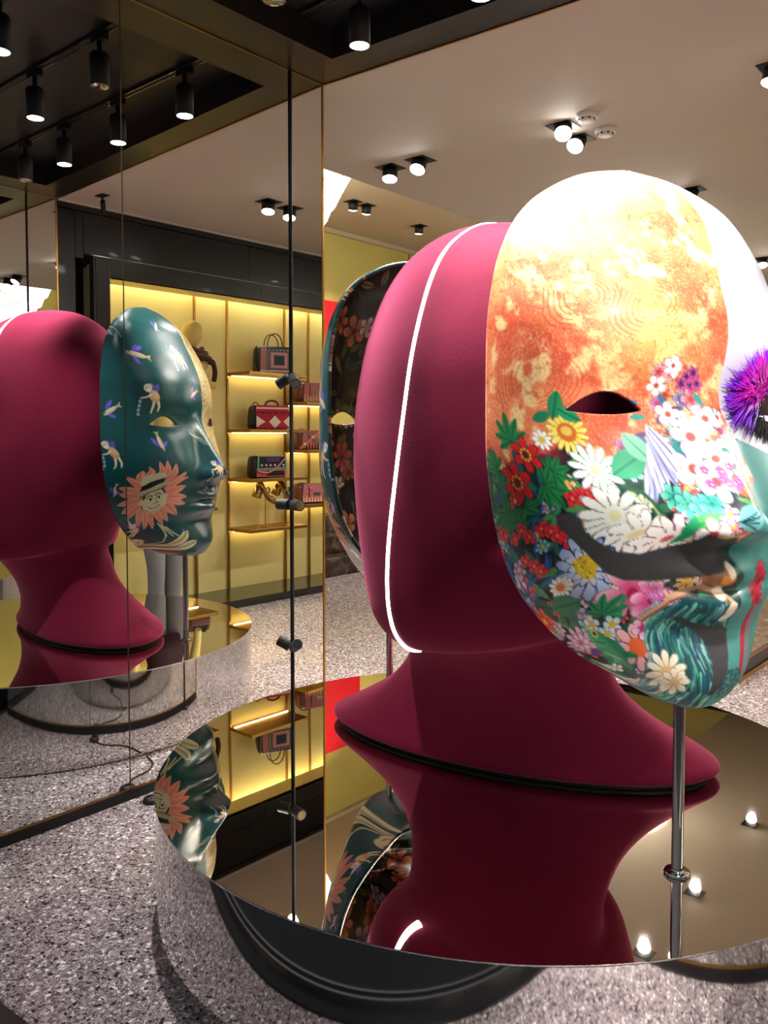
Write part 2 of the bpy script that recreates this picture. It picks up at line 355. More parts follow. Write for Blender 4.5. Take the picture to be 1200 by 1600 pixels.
def make_downlight(n, s, z, label, tilt, az, group, watts=0):
    fr = FB @ T(n, -s, z)
    t = thing('recessed_downlight', label, 'downlight', fr, group)
    MB().box(-.074, .074, -.074, .074, -.004, -.0005).build('frame_plate', M_BLACKM, t)
    h = MB().lathe([(.034, -.085), (.049, -.085), (.049, -.004), (.001, -.004)], 24, cap=False).build('housing', M_BLACKM, t)
    R = RZ(az) @ Matrix.Rotation(tilt, 4, 'X'); h.matrix_local = R
    l = MB().lathe([(.001, -.096), (.024, -.093), (.047, -.0852)], 20, cap=False).build('lens', M_LAMP, h)
    if watts: spot('downlight_beam', fr @ R @ Vector((0, 0, -.12)), fr @ R @ Vector((0, 0, -3)), watts, 95, .7, .035, (1, .93, .85))
    return t
DL = [(-.581, 1.22, 'by the ceiling step, left one of the near pair', -.3, .5), (-.337, 1.226, 'by the ceiling step, right one of the near pair', -.55, .2),
      (.639, 1.286, 'next to the smoke detectors, left one of the bright pair', -.75, .5), (.611, 1.53, 'next to the smoke detectors, right one of the bright pair', -.8, .1),
      (1.787, 1.243, 'seen in the mirror above the shelves, left one of its pair', -.3, -.6), (1.797, 1.468, 'seen in the mirror above the shelves, right one of its pair', -.3, -.6),
      (.457, 2.99, 'reflected in the plate, nearest pair', -.5, .5), (.437, 4.1, 'reflected in the plate, middle pair', -.5, .5), (.394, 5.76, 'right of the white forehead', -.5, .5),
      (1.8, 3.1, 'farther along the shelf wall', -.2, -1.2), (1.8, 5.0, 'deep in the shop along the shelf wall', -.2, -1.2), (.74, 2.99, 'reflected in the plate beside the nearest pair', -.5, -.5),
      (-.5, 3.2, 'farther along the ceiling step', -.2, .4), (-.5, 5.2, 'deep in the shop along the ceiling step', -.2, .4)]
for n, s, lb, tl, az in DL: make_downlight(n, -s, CEIL, 'lit downlight ' + lb, tl, az, 'downlights in the beige ceiling', DOWN_W)

# ------------------------------------------------------------------ round mirror-polished plinth
pl = thing('display_plinth', 'large round mirror-polished steel plinth carrying the velvet head', 'plinth', T(DISC.x, DISC.y, 0))
SEG = 192
MB().lathe([(DISC_R - .004, .004), (DISC_R - .004, DISC_Z - .006)], SEG, cap=False).build('drum', M_STEEL, pl)
MB().lathe([(DISC_R - .02, DISC_Z - .006), (DISC_R, DISC_Z - .005), (DISC_R, DISC_Z - .001)], SEG, cap=False).build('plate_edge', M_CHROME, pl)
me = MB().add([(DISC_R * math.cos(2 * math.pi * k / SEG), DISC_R * math.sin(2 * math.pi * k / SEG), z) for z in (DISC_Z - .001, DISC_Z) for k in range(SEG)],
              [tuple(range(SEG, 2 * SEG)), tuple(range(SEG - 1, -1, -1))] + [(k, (k + 1) % SEG, (k + 1) % SEG + SEG, k + SEG) for k in range(SEG)])
me.build('top_plate', M_DISC, pl)
MB().lathe([(DISC_R - .012, 0), (DISC_R - .012, .006)], SEG, cap=False).build('shadow_gap', M_BLACKM, pl)

# ------------------------------------------------------------------ velvet head
HC = Vector((.385, 2.77))
HR = [ # z, cx, cy, short, long, angle, jaw lift
 (2.188, 0.3291, 2.8529, .02, .03, -56, 0), (2.184, 0.3291, 2.8529, .065, .10, -56, 0), (2.165, 0.3347, 2.8446, .128, .20, -56, 0), (2.12, 0.3431, 2.8322, .195, .31, -56, 0), (2.06, 0.3542, 2.8156, .25, .405, -56, 0),
 (1.97, 0.3654, 2.7990, .297, .505, -56, 0), (1.84, 0.3766, 2.7824, .34, .592, -56, 0), (1.72, .385, 2.77, .369, .635, -56, 0), (1.60, .385, 2.77, .389, .65, -56, 0),
 (1.48, .385, 2.77, .408, .64, -56, 0), (1.37, .385, 2.77, .424, .61, -56, 0), (1.22, .385, 2.77, .444, .54, -56, 0), (1.10, .385, 2.77, .453, .47, -56, 0), (1.00, .385, 2.77, .450, .42, -56, .0),
 (.93, .386, 2.772, .436, .395, -56, .02), (.885, .388, 2.776, .415, .382, -55, .045), (.855, .39, 2.78, .385, .375, -55, .065), (.845, .392, 2.785, .35, .37, -54, .07),
 (.85, .396, 2.795, .31, .365, -53, .05), (.845, .40, 2.81, .272, .362, -51, .02), (.80, .41, 2.84, .252, .368, -48, 0), (.73, .42, 2.87, .235, .385, -43, 0), (.66, .43, 2.905, .24, .42, -38, 0), (.59, .44, 2.94, .262, .485, -34, 0),
 (.53, .445, 2.97, .292, .57, -31, 0), (.48, .45, 2.99, .322, .652, -29, 0), (.452, .45, 3.0, .342, .70, -29, 0), (.434, .45, 3.0, .345, .712, -29, 0), (.424, .45, 3.0, .335, .70, -29, 0)]
def head_ring(row, seg=96):
    z, cx, cy, rp, ra, an, lift = row; a = math.radians(an); A = (math.cos(a), math.sin(a)); P = (-A[1], A[0]); out = []
    for k in range(seg):
        f = 2 * math.pi * k / seg; c, s = math.cos(f), math.sin(f)
        out.append((cx + A[0] * ra * c + P[0] * rp * s - DISC.x, cy + A[1] * ra * c + P[1] * rp * s - DISC.y, z + lift * c * c - DISC_Z))
    return out
def cr(rows, sub):                                # smooth interpolation between the measured rings
    out = []; R = [np.array(r) for r in rows]
    for i in range(len(R) - 1):
        p0, p1, p2, p3 = R[max(i - 1, 0)], R[i], R[i + 1], R[min(i + 2, len(R) - 1)]
        for j in range(sub):
            t = j / sub; out.append(.5 * ((2 * p1) + (p2 - p0) * t + (2 * p0 - 5 * p1 + 4 * p2 - p3) * t * t + (3 * p1 - p0 - 3 * p2 + p3) * t ** 3))
    return out + [R[-1]]
hd = thing('velvet_head', 'giant featureless maroon velvet head with a glowing white seam on the plinth', 'sculpture', T(DISC.x, DISC.y, DISC_Z))
MB().rings([head_ring(r) for r in cr(HR, 4)]).build('head', M_VELVET, hd)
br = head_ring((DISC_Z + .001, .45, 3.0, .318, .675, -29, 0)); br2 = head_ring((.426, .45, 3.0, .318, .675, -29, 0))
MB().rings([br, br2]).build('base_board', M_BLACKM, hd)
def led_path():
    pts = []
    a = math.radians(-56); P = Vector((-math.sin(a), math.cos(a), 0)); rows = cr(HR[:18], 6)
    for sgn in (-1, 1):
        seq = []
        for r in rows:                            # the seam stays in one upright plane through the head's centre
            dl = (r[1] - HC.x) * math.cos(a) + (r[2] - HC.y) * math.sin(a); q = 1 - (dl / r[4]) ** 2
            if q <= .02: continue
            ax = Vector((math.cos(a), math.sin(a), 0)); seq.append(Vector((r[1] - DISC.x, r[2] - DISC.y, r[0] - DISC_Z)) - ax * dl * (r[0] > 1.5) + P * sgn * (r[3] * math.sqrt(q if r[0] > 1.5 else 1) - .0115) - Vector((0, 0, .010 * max(0, (r[0] - 2.0) / .19))))
        pts = pts + (seq[::-1] if sgn < 0 else seq[1:])
    return pts
MB().tube(led_path(), .0145, 12).build('light_seam', M_LED, hd)

# ------------------------------------------------------------------ masks: shared shape
def pchip(xs, ys, x):
    xs = np.asarray(xs, float); ys = np.asarray(ys, float); h = np.diff(xs); d = np.diff(ys) / h
    m = np.zeros(len(xs)); m[0] = d[0]; m[-1] = d[-1]
    for i in range(1, len(xs) - 1):
        if d[i - 1] * d[i] > 0:
            w1 = 2 * h[i] + h[i - 1]; w2 = h[i] + 2 * h[i - 1]; m[i] = (w1 + w2) / (w1 / d[i - 1] + w2 / d[i])
    x = np.clip(x, xs[0], xs[-1]); k = np.clip(np.searchsorted(xs, x) - 1, 0, len(h) - 1); t = (x - xs[k]) / h[k]; H = h[k]
    return ((1 + 2 * t) * (1 - t) ** 2) * ys[k] + t * (1 - t) ** 2 * H * m[k] + t * t * (3 - 2 * t) * ys[k + 1] + t * t * (t - 1) * H * m[k + 1]
MT = np.array([(0, 0, .885, -.206, .885), (.03, .0902, .903, -.0995, .864), (.07, .1534, .945, .0311, .857), (.11, .203, .985, .1168, .872), (.16, .2616, 1.045, .1482, .935),
 (.22, .3112, 1.11, .14, 1.01), (.3, .3563, 1.21, .1603, 1.12), (.4, .3879, 1.345, .1651, 1.29), (.5, .4023, 1.49, .1337, 1.45), (.6, .4032, 1.63, .1153, 1.61), (.7, .4014, 1.76, .1004, 1.76),
 (.8, .3834, 1.9, .0407, 1.9), (.87, .3473, 2.005, -.0245, 2.0), (.92, .2932, 2.08, -.0766, 2.08), (.96, .2075, 2.14, -.1383, 2.14), (.985, .1083, 2.178, -.1819, 2.175), (1.0, 0, 2.195, -.206, 2.193)])
EX, EZ, EL, EH = .232, 1.567, .082, .030
def almond(x, z):                                  # < 1 inside the eye opening
    dx = (np.abs(x) - EX) / EL; up = EH * np.clip(1 - dx ** 2, 0, 1); zc = EZ - .012 * dx ** 2 + .004
    dz = z - zc; h = np.where(dz > 0, up * 1.05, up * .72)
    return np.where(np.abs(dx) < 1, np.abs(dz) / np.maximum(h, 1e-5), 9.), zc, up
def mask_grid(nu, nv):
    u = np.linspace(-1, 1, nu); vv = np.linspace(.004, .998, nv); v = .5 * vv + .5 * (.5 - .5 * np.cos(np.pi * vv))
    w, zr, b, zm = [pchip(MT[:, 0], MT[:, k], v)[:, None] for k in (1, 2, 3, 4)]
    t = u[None, :] * np.pi / 2; s = np.sin(t); c = np.clip(np.cos(t), 0, 1); a = .206
    x = w * s; z = zm + (zr - zm) * s ** 2; y = -a + (b + a) * c ** .8
    g = lambda d, sg: np.exp(-.5 * (d / sg) ** 2)
    ax = np.abs(x)
    hn = pchip([1.2, 1.235, 1.252, 1.27, 1.295, 1.325, 1.36, 1.42, 1.5, 1.58, 1.64, 1.7], [0, 0, .012, .05, .092, .104, .096, .07, .036, .01, 0, 0], z)
    sg = pchip([1.2, 1.3, 1.36, 1.5, 1.64], [.055, .052, .045, .036, .034], z)
    d = hn * g(x, sg) + .045 * g(ax - .068, .026) * g(z - 1.29, .03) + .006 * g(z - 1.66, .05) * g(ax - .19, .12)
    d -= .040 * g(ax - .19, .085) * g(z - 1.575, .045); d += .026 * g(ax - EX, .06) * g(z - 1.565, .03)
    d -= .012 * g(x, .06) * g(z - 1.61, .05); lw = g(ax, .085)
    d += .034 * lw * g(z - 1.19, .022) + .034 * g(ax, .07) * g(z - 1.122, .024) - .016 * lw * g(z - 1.156, .008) - .022 * g(ax, .1) * g(z - 1.06, .028)
    d += .016 * g(ax, .1) * g(z - .955, .045) - .012 * g(x, .02) * g(z - 1.225, .02) + .022 * g(ax - .2, .09) * g(z - 1.34, .09) - .012 * g(ax - .15, .05) * g(z - 1.17, .06)
    P = np.stack([x, y + d * c ** .5, z], -1)
    dl = np.linalg.norm(np.diff(P, axis=1), axis=2); L = np.concatenate([np.zeros((nv, 1)), np.cumsum(dl, 1)], 1)
    return P, L - L[:, nu // 2:nu // 2 + 1]
def mask_mesh(name, nu, nv, paint_out, paint_in, thick=.016):
    P, U = mask_grid(nu, nv)
    gu = np.gradient(P, axis=1); gv = np.gradient(P, axis=0); N = np.cross(gu, gv); N /= np.maximum(np.linalg.norm(N, axis=2, keepdims=True), 1e-9)
    N = N * np.sign((N[nv // 2, nu // 2, 1]) or 1)
    if N[nv // 2, nu // 2, 1] < 0: N = -N
    idx = np.arange(nu * nv).reshape(nv, nu)
    q = np.stack([idx[:-1, :-1], idx[:-1, 1:], idx[1:, 1:], idx[1:, :-1]], -1).reshape(-1, 4)
    ctr = P.reshape(-1, 3)[q].mean(1); al, _, _ = almond(ctr[:, 0], ctr[:, 2]); keep = al > 1; q = q[keep]
    e = np.concatenate([q[:, [0, 1]], q[:, [1, 2]], q[:, [2, 3]], q[:, [3, 0]]]); key = np.sort(e, 1); kk = key[:, 0] * (nu * nv) + key[:, 1]
    _, first, cnt = np.unique(kk, return_index=True, return_counts=True); be = e[first[cnt == 1]]
    # ease the rim of the eye openings onto the almond curve
    bv = np.unique(be); Pf = P.reshape(-1, 3).copy(); bx = Pf[bv]; al, zc, up = almond(bx[:, 0], bx[:, 2])
    dx = (np.abs(bx[:, 0]) - EX) / EL; near = (np.abs(dx) < 1) & (np.abs(bx[:, 2] - EZ) < .06)
    tz = zc + np.where(bx[:, 2] > zc, up * 1.05, -up * .72)
    mv = near & (np.abs(tz - bx[:, 2]) < .008); Pf[bv[mv], 2] = tz[mv]
    Pin = Pf - N.reshape(-1, 3) * thick
    nV = nu * nv
    quads = np.concatenate([q, q[:, ::-1] + nV, np.stack([be[:, 1], be[:, 0], be[:, 0] + nV, be[:, 1] + nV], 1)])
    V = np.concatenate([Pf, Pin]); V = V * np.array([-1., 1., 1.]); quads = quads[:, ::-1]   # local x is mirrored to stay right handed
    me = bpy.data.meshes.new(name); me.vertices.add(len(V)); me.vertices.foreach_set('co', V.ravel().astype(np.float32))
    me.loops.add(quads.size); me.loops.foreach_set('vertex_index', quads.ravel().astype(np.int32))
    me.polygons.add(len(quads)); me.polygons.foreach_set('loop_start', (np.arange(len(quads)) * 4).astype(np.int32))
    me.polygons.foreach_set('use_smooth', np.ones(len(quads), bool)); me.update(calc_edges=True); me.validate()
    co = paint_out(U.ravel(), P[..., 2].ravel(), P[..., 0].ravel()); ci = paint_in(U.ravel(), P[..., 2].ravel(), P[..., 0].ravel())
    C = np.ones((2 * nV, 4)); C[:nV, :3] = lin(co); C[nV:, :3] = lin(ci); C[:nV, 3] = np.clip((np.abs(co - np.array((58., 56, 57))).max(1) - 4) / 8, 0, 1)
    at = me.color_attributes.new('print', 'FLOAT_COLOR', 'POINT'); at.data.foreach_set('color', C.ravel().astype(np.float32))
    return me

# ------------------------------------------------------------------ printing on the masks
def vnoise(x, y, sc, seed):
    r = np.random.RandomState(seed).rand(128, 128); X = x * sc; Y = y * sc; xi = np.floor(X).astype(int); yi = np.floor(Y).astype(int)
    fx = X - xi; fy = Y - yi; fx = fx * fx * (3 - 2 * fx); fy = fy * fy * (3 - 2 * fy); g = lambda a, b: r[a % 128, b % 128]
    return (g(xi, yi) * (1 - fx) + g(xi + 1, yi) * fx) * (1 - fy) + (g(xi, yi + 1) * (1 - fx) + g(xi + 1, yi + 1) * fx) * fy
def fbm(x, y, sc, seed, o=4): return sum(vnoise(x, y, sc * 2 ** i, seed + i) * .5 ** (i + 1) for i in range(o)) / (1 - .5 ** o)
def mixc(a, b, t): t = np.clip(t, 0, 1)[:, None]; return np.asarray(a, float) * (1 - t) + np.asarray(b, float) * t
class Cv:
    def __init__(s, U, Z, base): s.U = U; s.Z = Z; s.C = np.array(base, float) if np.ndim(base) == 2 else np.tile(np.array(base, float), (len(U), 1)); s.soft = .0022
    def sub(s, cu, cz, r): return np.nonzero((np.abs(s.U - cu) < r) & (np.abs(s.Z - cz) < r))[0]
    def put(s, k, a, col): a = np.clip(a, 0, 1)[:, None]; s.C[k] = s.C[k] * (1 - a) + np.asarray(col, float) * a
    def ell(s, cu, cz, ru, rz, col, rot=0., alpha=1.):
        k = s.sub(cu, cz, max(ru, rz) * 1.1 + .004); x = s.U[k] - cu; y = s.Z[k] - cz; c, n = math.cos(rot), math.sin(rot)
        d = np.sqrt(((x * c + y * n) / ru) ** 2 + ((-x * n + y * c) / rz) ** 2); s.put(k, ((1 - d) * min(ru, rz) / s.soft + .5).clip(0, 1) * alpha, col)
    def poly(s, pts, col, alpha=1.):
        P = np.array(pts, float); cu, cz = (P.min(0) + P.max(0)) / 2; k = s.sub(cu, cz, (P.max(0) - P.min(0)).max() / 2 + .006); x = s.U[k]; y = s.Z[k]
        ins = np.zeros(len(k), bool); dm = np.full(len(k), 9.); n = len(P)
        for i in range(n):
            a = P[i]; b = P[(i + 1) % n]
            cnd = ((a[1] > y) != (b[1] > y)) & (x < (b[0] - a[0]) * (y - a[1]) / ((b[1] - a[1]) or 1e-9) + a[0]); ins ^= cnd
            t = np.clip(((x - a[0]) * (b[0] - a[0]) + (y - a[1]) * (b[1] - a[1])) / max(((b - a) ** 2).sum(), 1e-12), 0, 1)
            dm = np.minimum(dm, np.hypot(x - a[0] - t * (b[0] - a[0]), y - a[1] - t * (b[1] - a[1])))
        s.put(k, (np.where(ins, dm, -dm) / s.soft + .5).clip(0, 1) * alpha, col)
    def stroke(s, pts, w, col, w2=None, alpha=1.):
        P = np.array(pts, float); w2 = w if w2 is None else w2; cu, cz = (P.min(0) + P.max(0)) / 2; k = s.sub(cu, cz, (P.max(0) - P.min(0)).max() / 2 + max(w, w2) + .006); x = s.U[k]; y = s.Z[k]
        best = np.full(len(k), -9.); n = len(P) - 1
        for i in range(n):
            a = P[i]; b = P[i + 1]; t = np.clip(((x - a[0]) * (b[0] - a[0]) + (y - a[1]) * (b[1] - a[1])) / max(((b - a) ** 2).sum(), 1e-12), 0, 1)
            d = np.hypot(x - a[0] - t * (b[0] - a[0]), y - a[1] - t * (b[1] - a[1])); ww = w + (w2 - w) * (i + t) / n; best = np.maximum(best, ww / 2 - d)
        s.put(k, (best / s.soft + .5).clip(0, 1) * alpha, col)
    def flower(s, cu, cz, r, n, col, tip, ctr, cr_=.28, rot=0., line=None, sq=1., pw=.6, core=.42):
        k = s.sub(cu, cz, r * 1.1 + .004); x = s.U[k] - cu; y = (s.Z[k] - cz) / sq; d = np.hypot(x, y); th = np.arctan2(y, x)
        pk = np.abs(np.cos(n * (th - rot) / 2)); edge = r * (core + (1 - core) * pk ** pw); a = ((edge - d) / s.soft + .5).clip(0, 1)
        colr = mixc(col, tip, (d / r - .2) * 1.3)
        if line is not None:
            li = np.maximum((pk < .16 * r / np.maximum(d, 1e-4)) * (d > .3 * r), (edge - d) < .07 * r); colr = mixc(colr, line, li * .85)
        s.C[k] = s.C[k] * (1 - a[:, None]) + colr * a[:, None]
        s.ell(cu, cz, r * cr_, r * cr_ * sq, ctr)
    def leaf(s, cu, cz, L, w, ang, col, vein=None):
        k = s.sub(cu, cz, L * .62); x = s.U[k] - cu; y = s.Z[k] - cz; c, n = math.cos(ang), math.sin(ang); a_ = (x * c + y * n) / (L / 2); b = -x * n + y * c
        h = w / 2 * np.clip(1 - a_ ** 2, 0, 1) ** .8; s.put(k, ((h - np.abs(b)) / s.soft + .5).clip(0, 1) * (np.abs(a_) < 1), col)
        if vein is not None: s.stroke([(cu - c * L * .48, cz - n * L * .48), (cu + c * L * .42, cz + n * L * .42)], .003, vein)
    def palm(s, cu, cz, r, ang, col, vein=None):
        for k in range(-3, 4):
            a = ang + k * .62; q = r * (1 - .09 * abs(k)); s.leaf(cu + math.cos(a) * q * .5, cz + math.sin(a) * q * .5, q, q * .34, a, col, vein)

def paint_orange(U, Z, X):
    R = random.Random(11); n1 = fbm(U, Z, 9, 3); n2 = fbm(U, Z, 26, 8); n3 = fbm(U, Z, 60, 20)
    base = mixc((222, 92, 60), (242, 146, 92), (n1 - .3) * 2.2); k = np.clip((n2 - .52) * 6, 0, 1)[:, None]; base = base * (1 - k) + np.array((252, 212, 148)) * k
    k = np.clip((n3 - .6) * 7, 0, 1)[:, None] * .6; base = base * (1 - k) + np.array((206, 74, 52)) * k
    yl = np.clip(1 - np.hypot((U + .14) / .17, (Z - 1.73) / .15), 0, 1)[:, None] * .8; base = base * (1 - yl) + np.array((252, 206, 112)) * yl
    lace = (fbm(U + .03 * n1, Z, 20, 91, 3) * 15) % 1.0; lk = np.clip((.2 - lace) * 12, 0, 1)[:, None] * .42; base = base * (1 - lk) + np.array((208, 84, 56)) * lk
    lace2 = (fbm(U, Z + .05 * n2, 34, 97, 3) * 11) % 1.0; lk = np.clip((.16 - lace2) * 12, 0, 1)[:, None] * .4; base = base * (1 - lk) + np.array((255, 226, 170)) * lk
    for cu, cz, r in ((-.42, 1.63, .12), (-.13, 1.80, .10), (-.30, 1.82, .09), (-.03, 1.97, .09)):   # paisley rings
        d = np.hypot(U - cu + .02 * np.sin(Z * 30), (Z - cz) * 1.15); w = np.clip((np.sin(d * 520) - .2) * 1.5, 0, 1) * (d < r) * (d > r * .35) * (np.sin(np.arctan2(Z - cz, U - cu) * 2 + cu * 40) > -.2) * np.clip((n1 - .32) * 5, 0, 1)
        w = w[:, None] * .6; base = base * (1 - w) + np.array((202, 78, 50)) * w
    c = Cv(U, Z, base)
    c.soft = .0036
    # lower garden
    bz = 1.462 + (fbm(U, Z, 14, 40) - .5) * .14 - np.clip(U + .22, 0, .3) * .28
    a = np.clip((bz - Z) / .02, 0, 1)[:, None]; gcol = mixc((14, 28, 38), (34, 78, 62), (fbm(U, Z, 18, 50) - .42) * 3); c.C = c.C * (1 - a) + gcol * a
    rd = np.clip((n1 - .5) * 5, 0, 1) * np.clip(1 - np.abs(Z - 1.47) / .05, 0, 1) * .8; c.C = mixc(c.C, (190, 40, 60), rd)
    # filler leaves and blossoms
    for i in range(420):
        u = R.uniform(-.64, .02); z = R.uniform(.88, 1.44)
        if z > 1.40 and R.random() < .5: continue
        col = R.choice([(38, 112, 78), (24, 88, 66), (60, 140, 96), (20, 64, 70), (90, 150, 80), (30, 96, 110)])
        c.leaf(u, z, R.uniform(.03, .07), R.uniform(.012, .022), R.uniform(0, 6.3), col, None)
    for i in range(150):
        u = R.uniform(-.60, .0); z = R.uniform(.89, 1.42); t = R.random()
        col, tip = R.choice([((250, 240, 240), (236, 150, 190)), ((236, 120, 160), (252, 220, 230)), ((220, 40, 60), (240, 90, 80)), ((240, 236, 220), (255, 255, 250)), ((150, 110, 180), (220, 200, 236)), ((244, 170, 90), (250, 220, 160)), ((90, 170, 180), (190, 230, 226))])
        if u < -.33 and z > 1.05 and R.random() < .7: continue
        c.flower(u, z, R.uniform(.014, .032), R.choice([5, 6, 7]), col, tip, (236, 190, 70), .25, R.random() * 3, (60, 20, 50))
    # blossoms climbing between eye and nose
    for i in range(80):
        u = R.uniform(-.24, .06); z = R.uniform(1.40, 1.66)
        if u < -.12 and z > 1.54: continue
        if u > .02 + (1.56 - z) * .3: continue
        col, tip = R.choice([((255, 252, 244), (255, 255, 255)), ((226, 90, 110), (250, 180, 190)), ((150, 70, 140), (220, 130, 180)), ((90, 180, 180), (200, 236, 230)), ((230, 110, 70), (250, 200, 150)), ((70, 90, 150), (160, 170, 210))])
        c.flower(u, z, R.uniform(.012, .030), 5, col, tip, (170, 60, 50), .26, R.random() * 3, (110, 60, 70))
    for i in range(26): c.leaf(R.uniform(-.2, 0), R.uniform(1.40, 1.6), R.uniform(.03, .05), .014, R.uniform(0, 6.3), R.choice([(40, 150, 140), (60, 110, 150), (90, 60, 110)]), None)
    # blue stems on the cheek
    for pts in ([(-.505, 1.05), (-.47, 1.13), (-.444, 1.202), (-.455, 1.30), (-.49, 1.38)], [(-.53, 1.05), (-.545, 1.13), (-.548, 1.20), (-.52, 1.27)], [(-.475, 1.13), (-.42, 1.17), (-.40, 1.22)], [(-.505, 1.05), (-.53, 1.1), (-.575, 1.15)], [(-.45, 1.25), (-.485, 1.28)], [(-.5, 1.02), (-.44, 1.04), (-.41, 1.02)]):
        c.stroke(pts, .009, (34, 92, 176), .004)
    for u, z, a in ((-.42, 1.20, 1.2), (-.55, 1.16, 2.2), (-.46, 1.10, .6), (-.58, 1.12, 2.4), (-.50, 1.12, 1.9), (-.40, 1.16, .8), (-.53, 1.03, 2), (-.56, 1.24, 1.4)): c.leaf(u, z, .06, .011, a, (42, 104, 190), None)
    for u, z, r, a in ((-.508, 1.488, .072, 1.6), (-.452, 1.389, .075, -.3), (-.553, 1.312, .08, -1.9), (-.600, 1.421, .06, 2.6), (-.52, 1.33, .06, -.8), (-.42, 1.42, .05, .2)): c.palm(u, z, r, a, (26, 134, 70), (14, 70, 40))
    for u, z, r in ((-.476, 1.457, .044), (-.535, 1.39, .052)): c.flower(u, z, r, 6, (206, 18, 30), (232, 38, 34), (96, 30, 20), .24, .4, (110, 8, 16), core=.3); [c.ell(u + .3 * r * math.cos(q), z + .3 * r * math.sin(q), .0035, .0035, (240, 196, 70)) for q in np.arange(0, 6.3, .7)]
    for u, z in ((-.565, 1.254), (-.59, 1.26), (-.493, 1.275), (-.47, 1.262), (-.52, 1.25), (-.403, 1.281), (-.385, 1.272), (-.363, 1.262), (-.487, 1.198), (-.455, 1.19), (-.43, 1.285), (-.368, 1.363), (-.39, 1.36), (-.35, 1.372), (-.345, 1.352), (-.60, 1.2), (-.43, 1.18)):
        c.flower(u, z, .021, 4, (214, 24, 44), (238, 60, 70), (240, 150, 60), .2, R.random() * 3, (120, 10, 20))
    c.flower(-.348, 1.509, .052, 16, (248, 214, 60), (252, 240, 150), (210, 110, 50), .42, .1, (190, 140, 30)); c.ell(-.348, 1.512, .013, .011, (236, 200, 90))
    c.flower(-.415, 1.492, .026, 9, (252, 248, 236), (255, 255, 250), (230, 190, 70), .3, .2, (160, 170, 150))
    c.flower(-.313, 1.425, .062, 13, (244, 246, 240), (255, 255, 252), (226, 226, 180), .2, 0, (150, 180, 160))
    c.leaf(-.36, 1.572, .07, .035, 1.2, (30, 140, 90), (14, 80, 50)); c.leaf(-.335, 1.55, .06, .03, 2.6, (36, 150, 96), (14, 80, 50)); c.leaf(-.40, 1.545, .05, .026, .3, (30, 130, 90), None)
    c.leaf(-.23, 1.44, .11, .06, .5, (64, 176, 128), (30, 110, 90)); c.leaf(-.20, 1.475, .08, .05, 2.2, (130, 206, 170), (60, 140, 110))
    for k in range(7): c.leaf(-.20 + .012 * k, 1.40 + .012 * k, .13, .024, 1.15 + .16 * k, [(214, 214, 236), (176, 180, 222), (244, 244, 250)][k % 3], (80, 80, 150))
    # white animal form with dark green crest
    c.flower(-.30, 1.325, .085, 11, (232, 234, 222), (252, 252, 248), (226, 222, 170), .16, .3, (150, 156, 140), .85, .5, .3)
    c.flower(-.235, 1.285, .065, 9, (238, 236, 224), (255, 254, 250), (230, 210, 150), .18, .1, (160, 156, 140), .9, .5, .3)
    c.stroke([(-.27, 1.39), (-.225, 1.375), (-.19, 1.33), (-.178, 1.28), (-.19, 1.25)], .010, (40, 92, 60), .005); c.stroke([(-.255, 1.375), (-.215, 1.355), (-.19, 1.31)], .004, (190, 210, 120))
    # water lily and green blossoms beside the nose
    c.flower(-.165, 1.275, .07, 10, (250, 236, 226), (254, 250, 244), (206, 90, 90), .14, .2, (150, 110, 110), .85, .5, .28)
    for u, z in ((-.156, 1.366), (-.13, 1.35), (-.10, 1.345), (-.08, 1.352)): c.flower(u, z, .032, 6, (24, 170, 140), (130, 224, 200), (16, 110, 100), .2, R.random(), (8, 90, 90))
    c.leaf(-.11, 1.312, .10, .034, .45, (70, 180, 90), (26, 110, 60)); c.leaf(-.135, 1.295, .07, .03, 1.2, (30, 150, 96), None)
    c.flower(-.085, 1.285, .04, 5, (246, 232, 224), (255, 250, 246), (190, 50, 70), .3, .5, (180, 110, 110))
    for u, z, r in ((-.066, 1.499, .045), (-.02, 1.54, .034), (-.085, 1.427, .05), (-.03, 1.45, .04), (-.085, 1.66, .022), (-.05, 1.40, .045), (-.1, 1.55, .03), (-.12, 1.615, .024)):
        c.flower(u, z, r, 5, (255, 250, 246), (255, 255, 255), (176, 70, 56), .24, R.random() * 2, (214, 190, 200))
    for u, z in ((-.047, 1.636), (-.035, 1.615), (-.06, 1.62), (-.03, 1.645), (-.02, 1.62)): c.flower(u, z, .017, 5, (150, 40, 120), (214, 90, 160), (50, 30, 70), .3, R.random() * 3, (60, 20, 60))
    for k in range(14): c.flower(-.035 + R.uniform(-.035, .035), 1.415 + R.uniform(-.025, .025), .011, 5, (196, 30, 120), (236, 110, 180), (250, 220, 120), .25, R.random() * 3, None)
    # lower cheek: large blue-white bloom, frog, peonies
    c.flower(-.315, 1.198, .082, 13, (236, 240, 250), (150, 176, 220), (214, 176, 50), .36, .2, (28, 34, 96), 1.05, .5, .5); c.flower(-.315, 1.205, .05, 11, (250, 250, 252), (190, 206, 236), (222, 186, 46), .58, .0, (34, 40, 110))
    for i in range(26): q = R.random() * 6.3; e = R.random() ** .5 * .026; c.ell(-.315 + e * math.cos(q), 1.205 + e * math.sin(q), .003, .003, R.choice([(250, 226, 90), (160, 120, 20), (244, 206, 60)]))
    c.flower(-.365, 1.147, .032, 12, (252, 240, 226), (255, 250, 240), (236, 120, 50), .34, 0, (190, 130, 110))
    c.leaf(-.354, 1.10, .10, .055, .35, (38, 120, 78), (14, 66, 40)); c.leaf(-.44, 1.08, .09, .045, .1, (22, 92, 66), (12, 56, 40))
    c.flower(-.476, 1.028, .05, 7, (222, 60, 36), (244, 120, 80), (250, 190, 70), .22, .3, (140, 30, 20), core=.3)
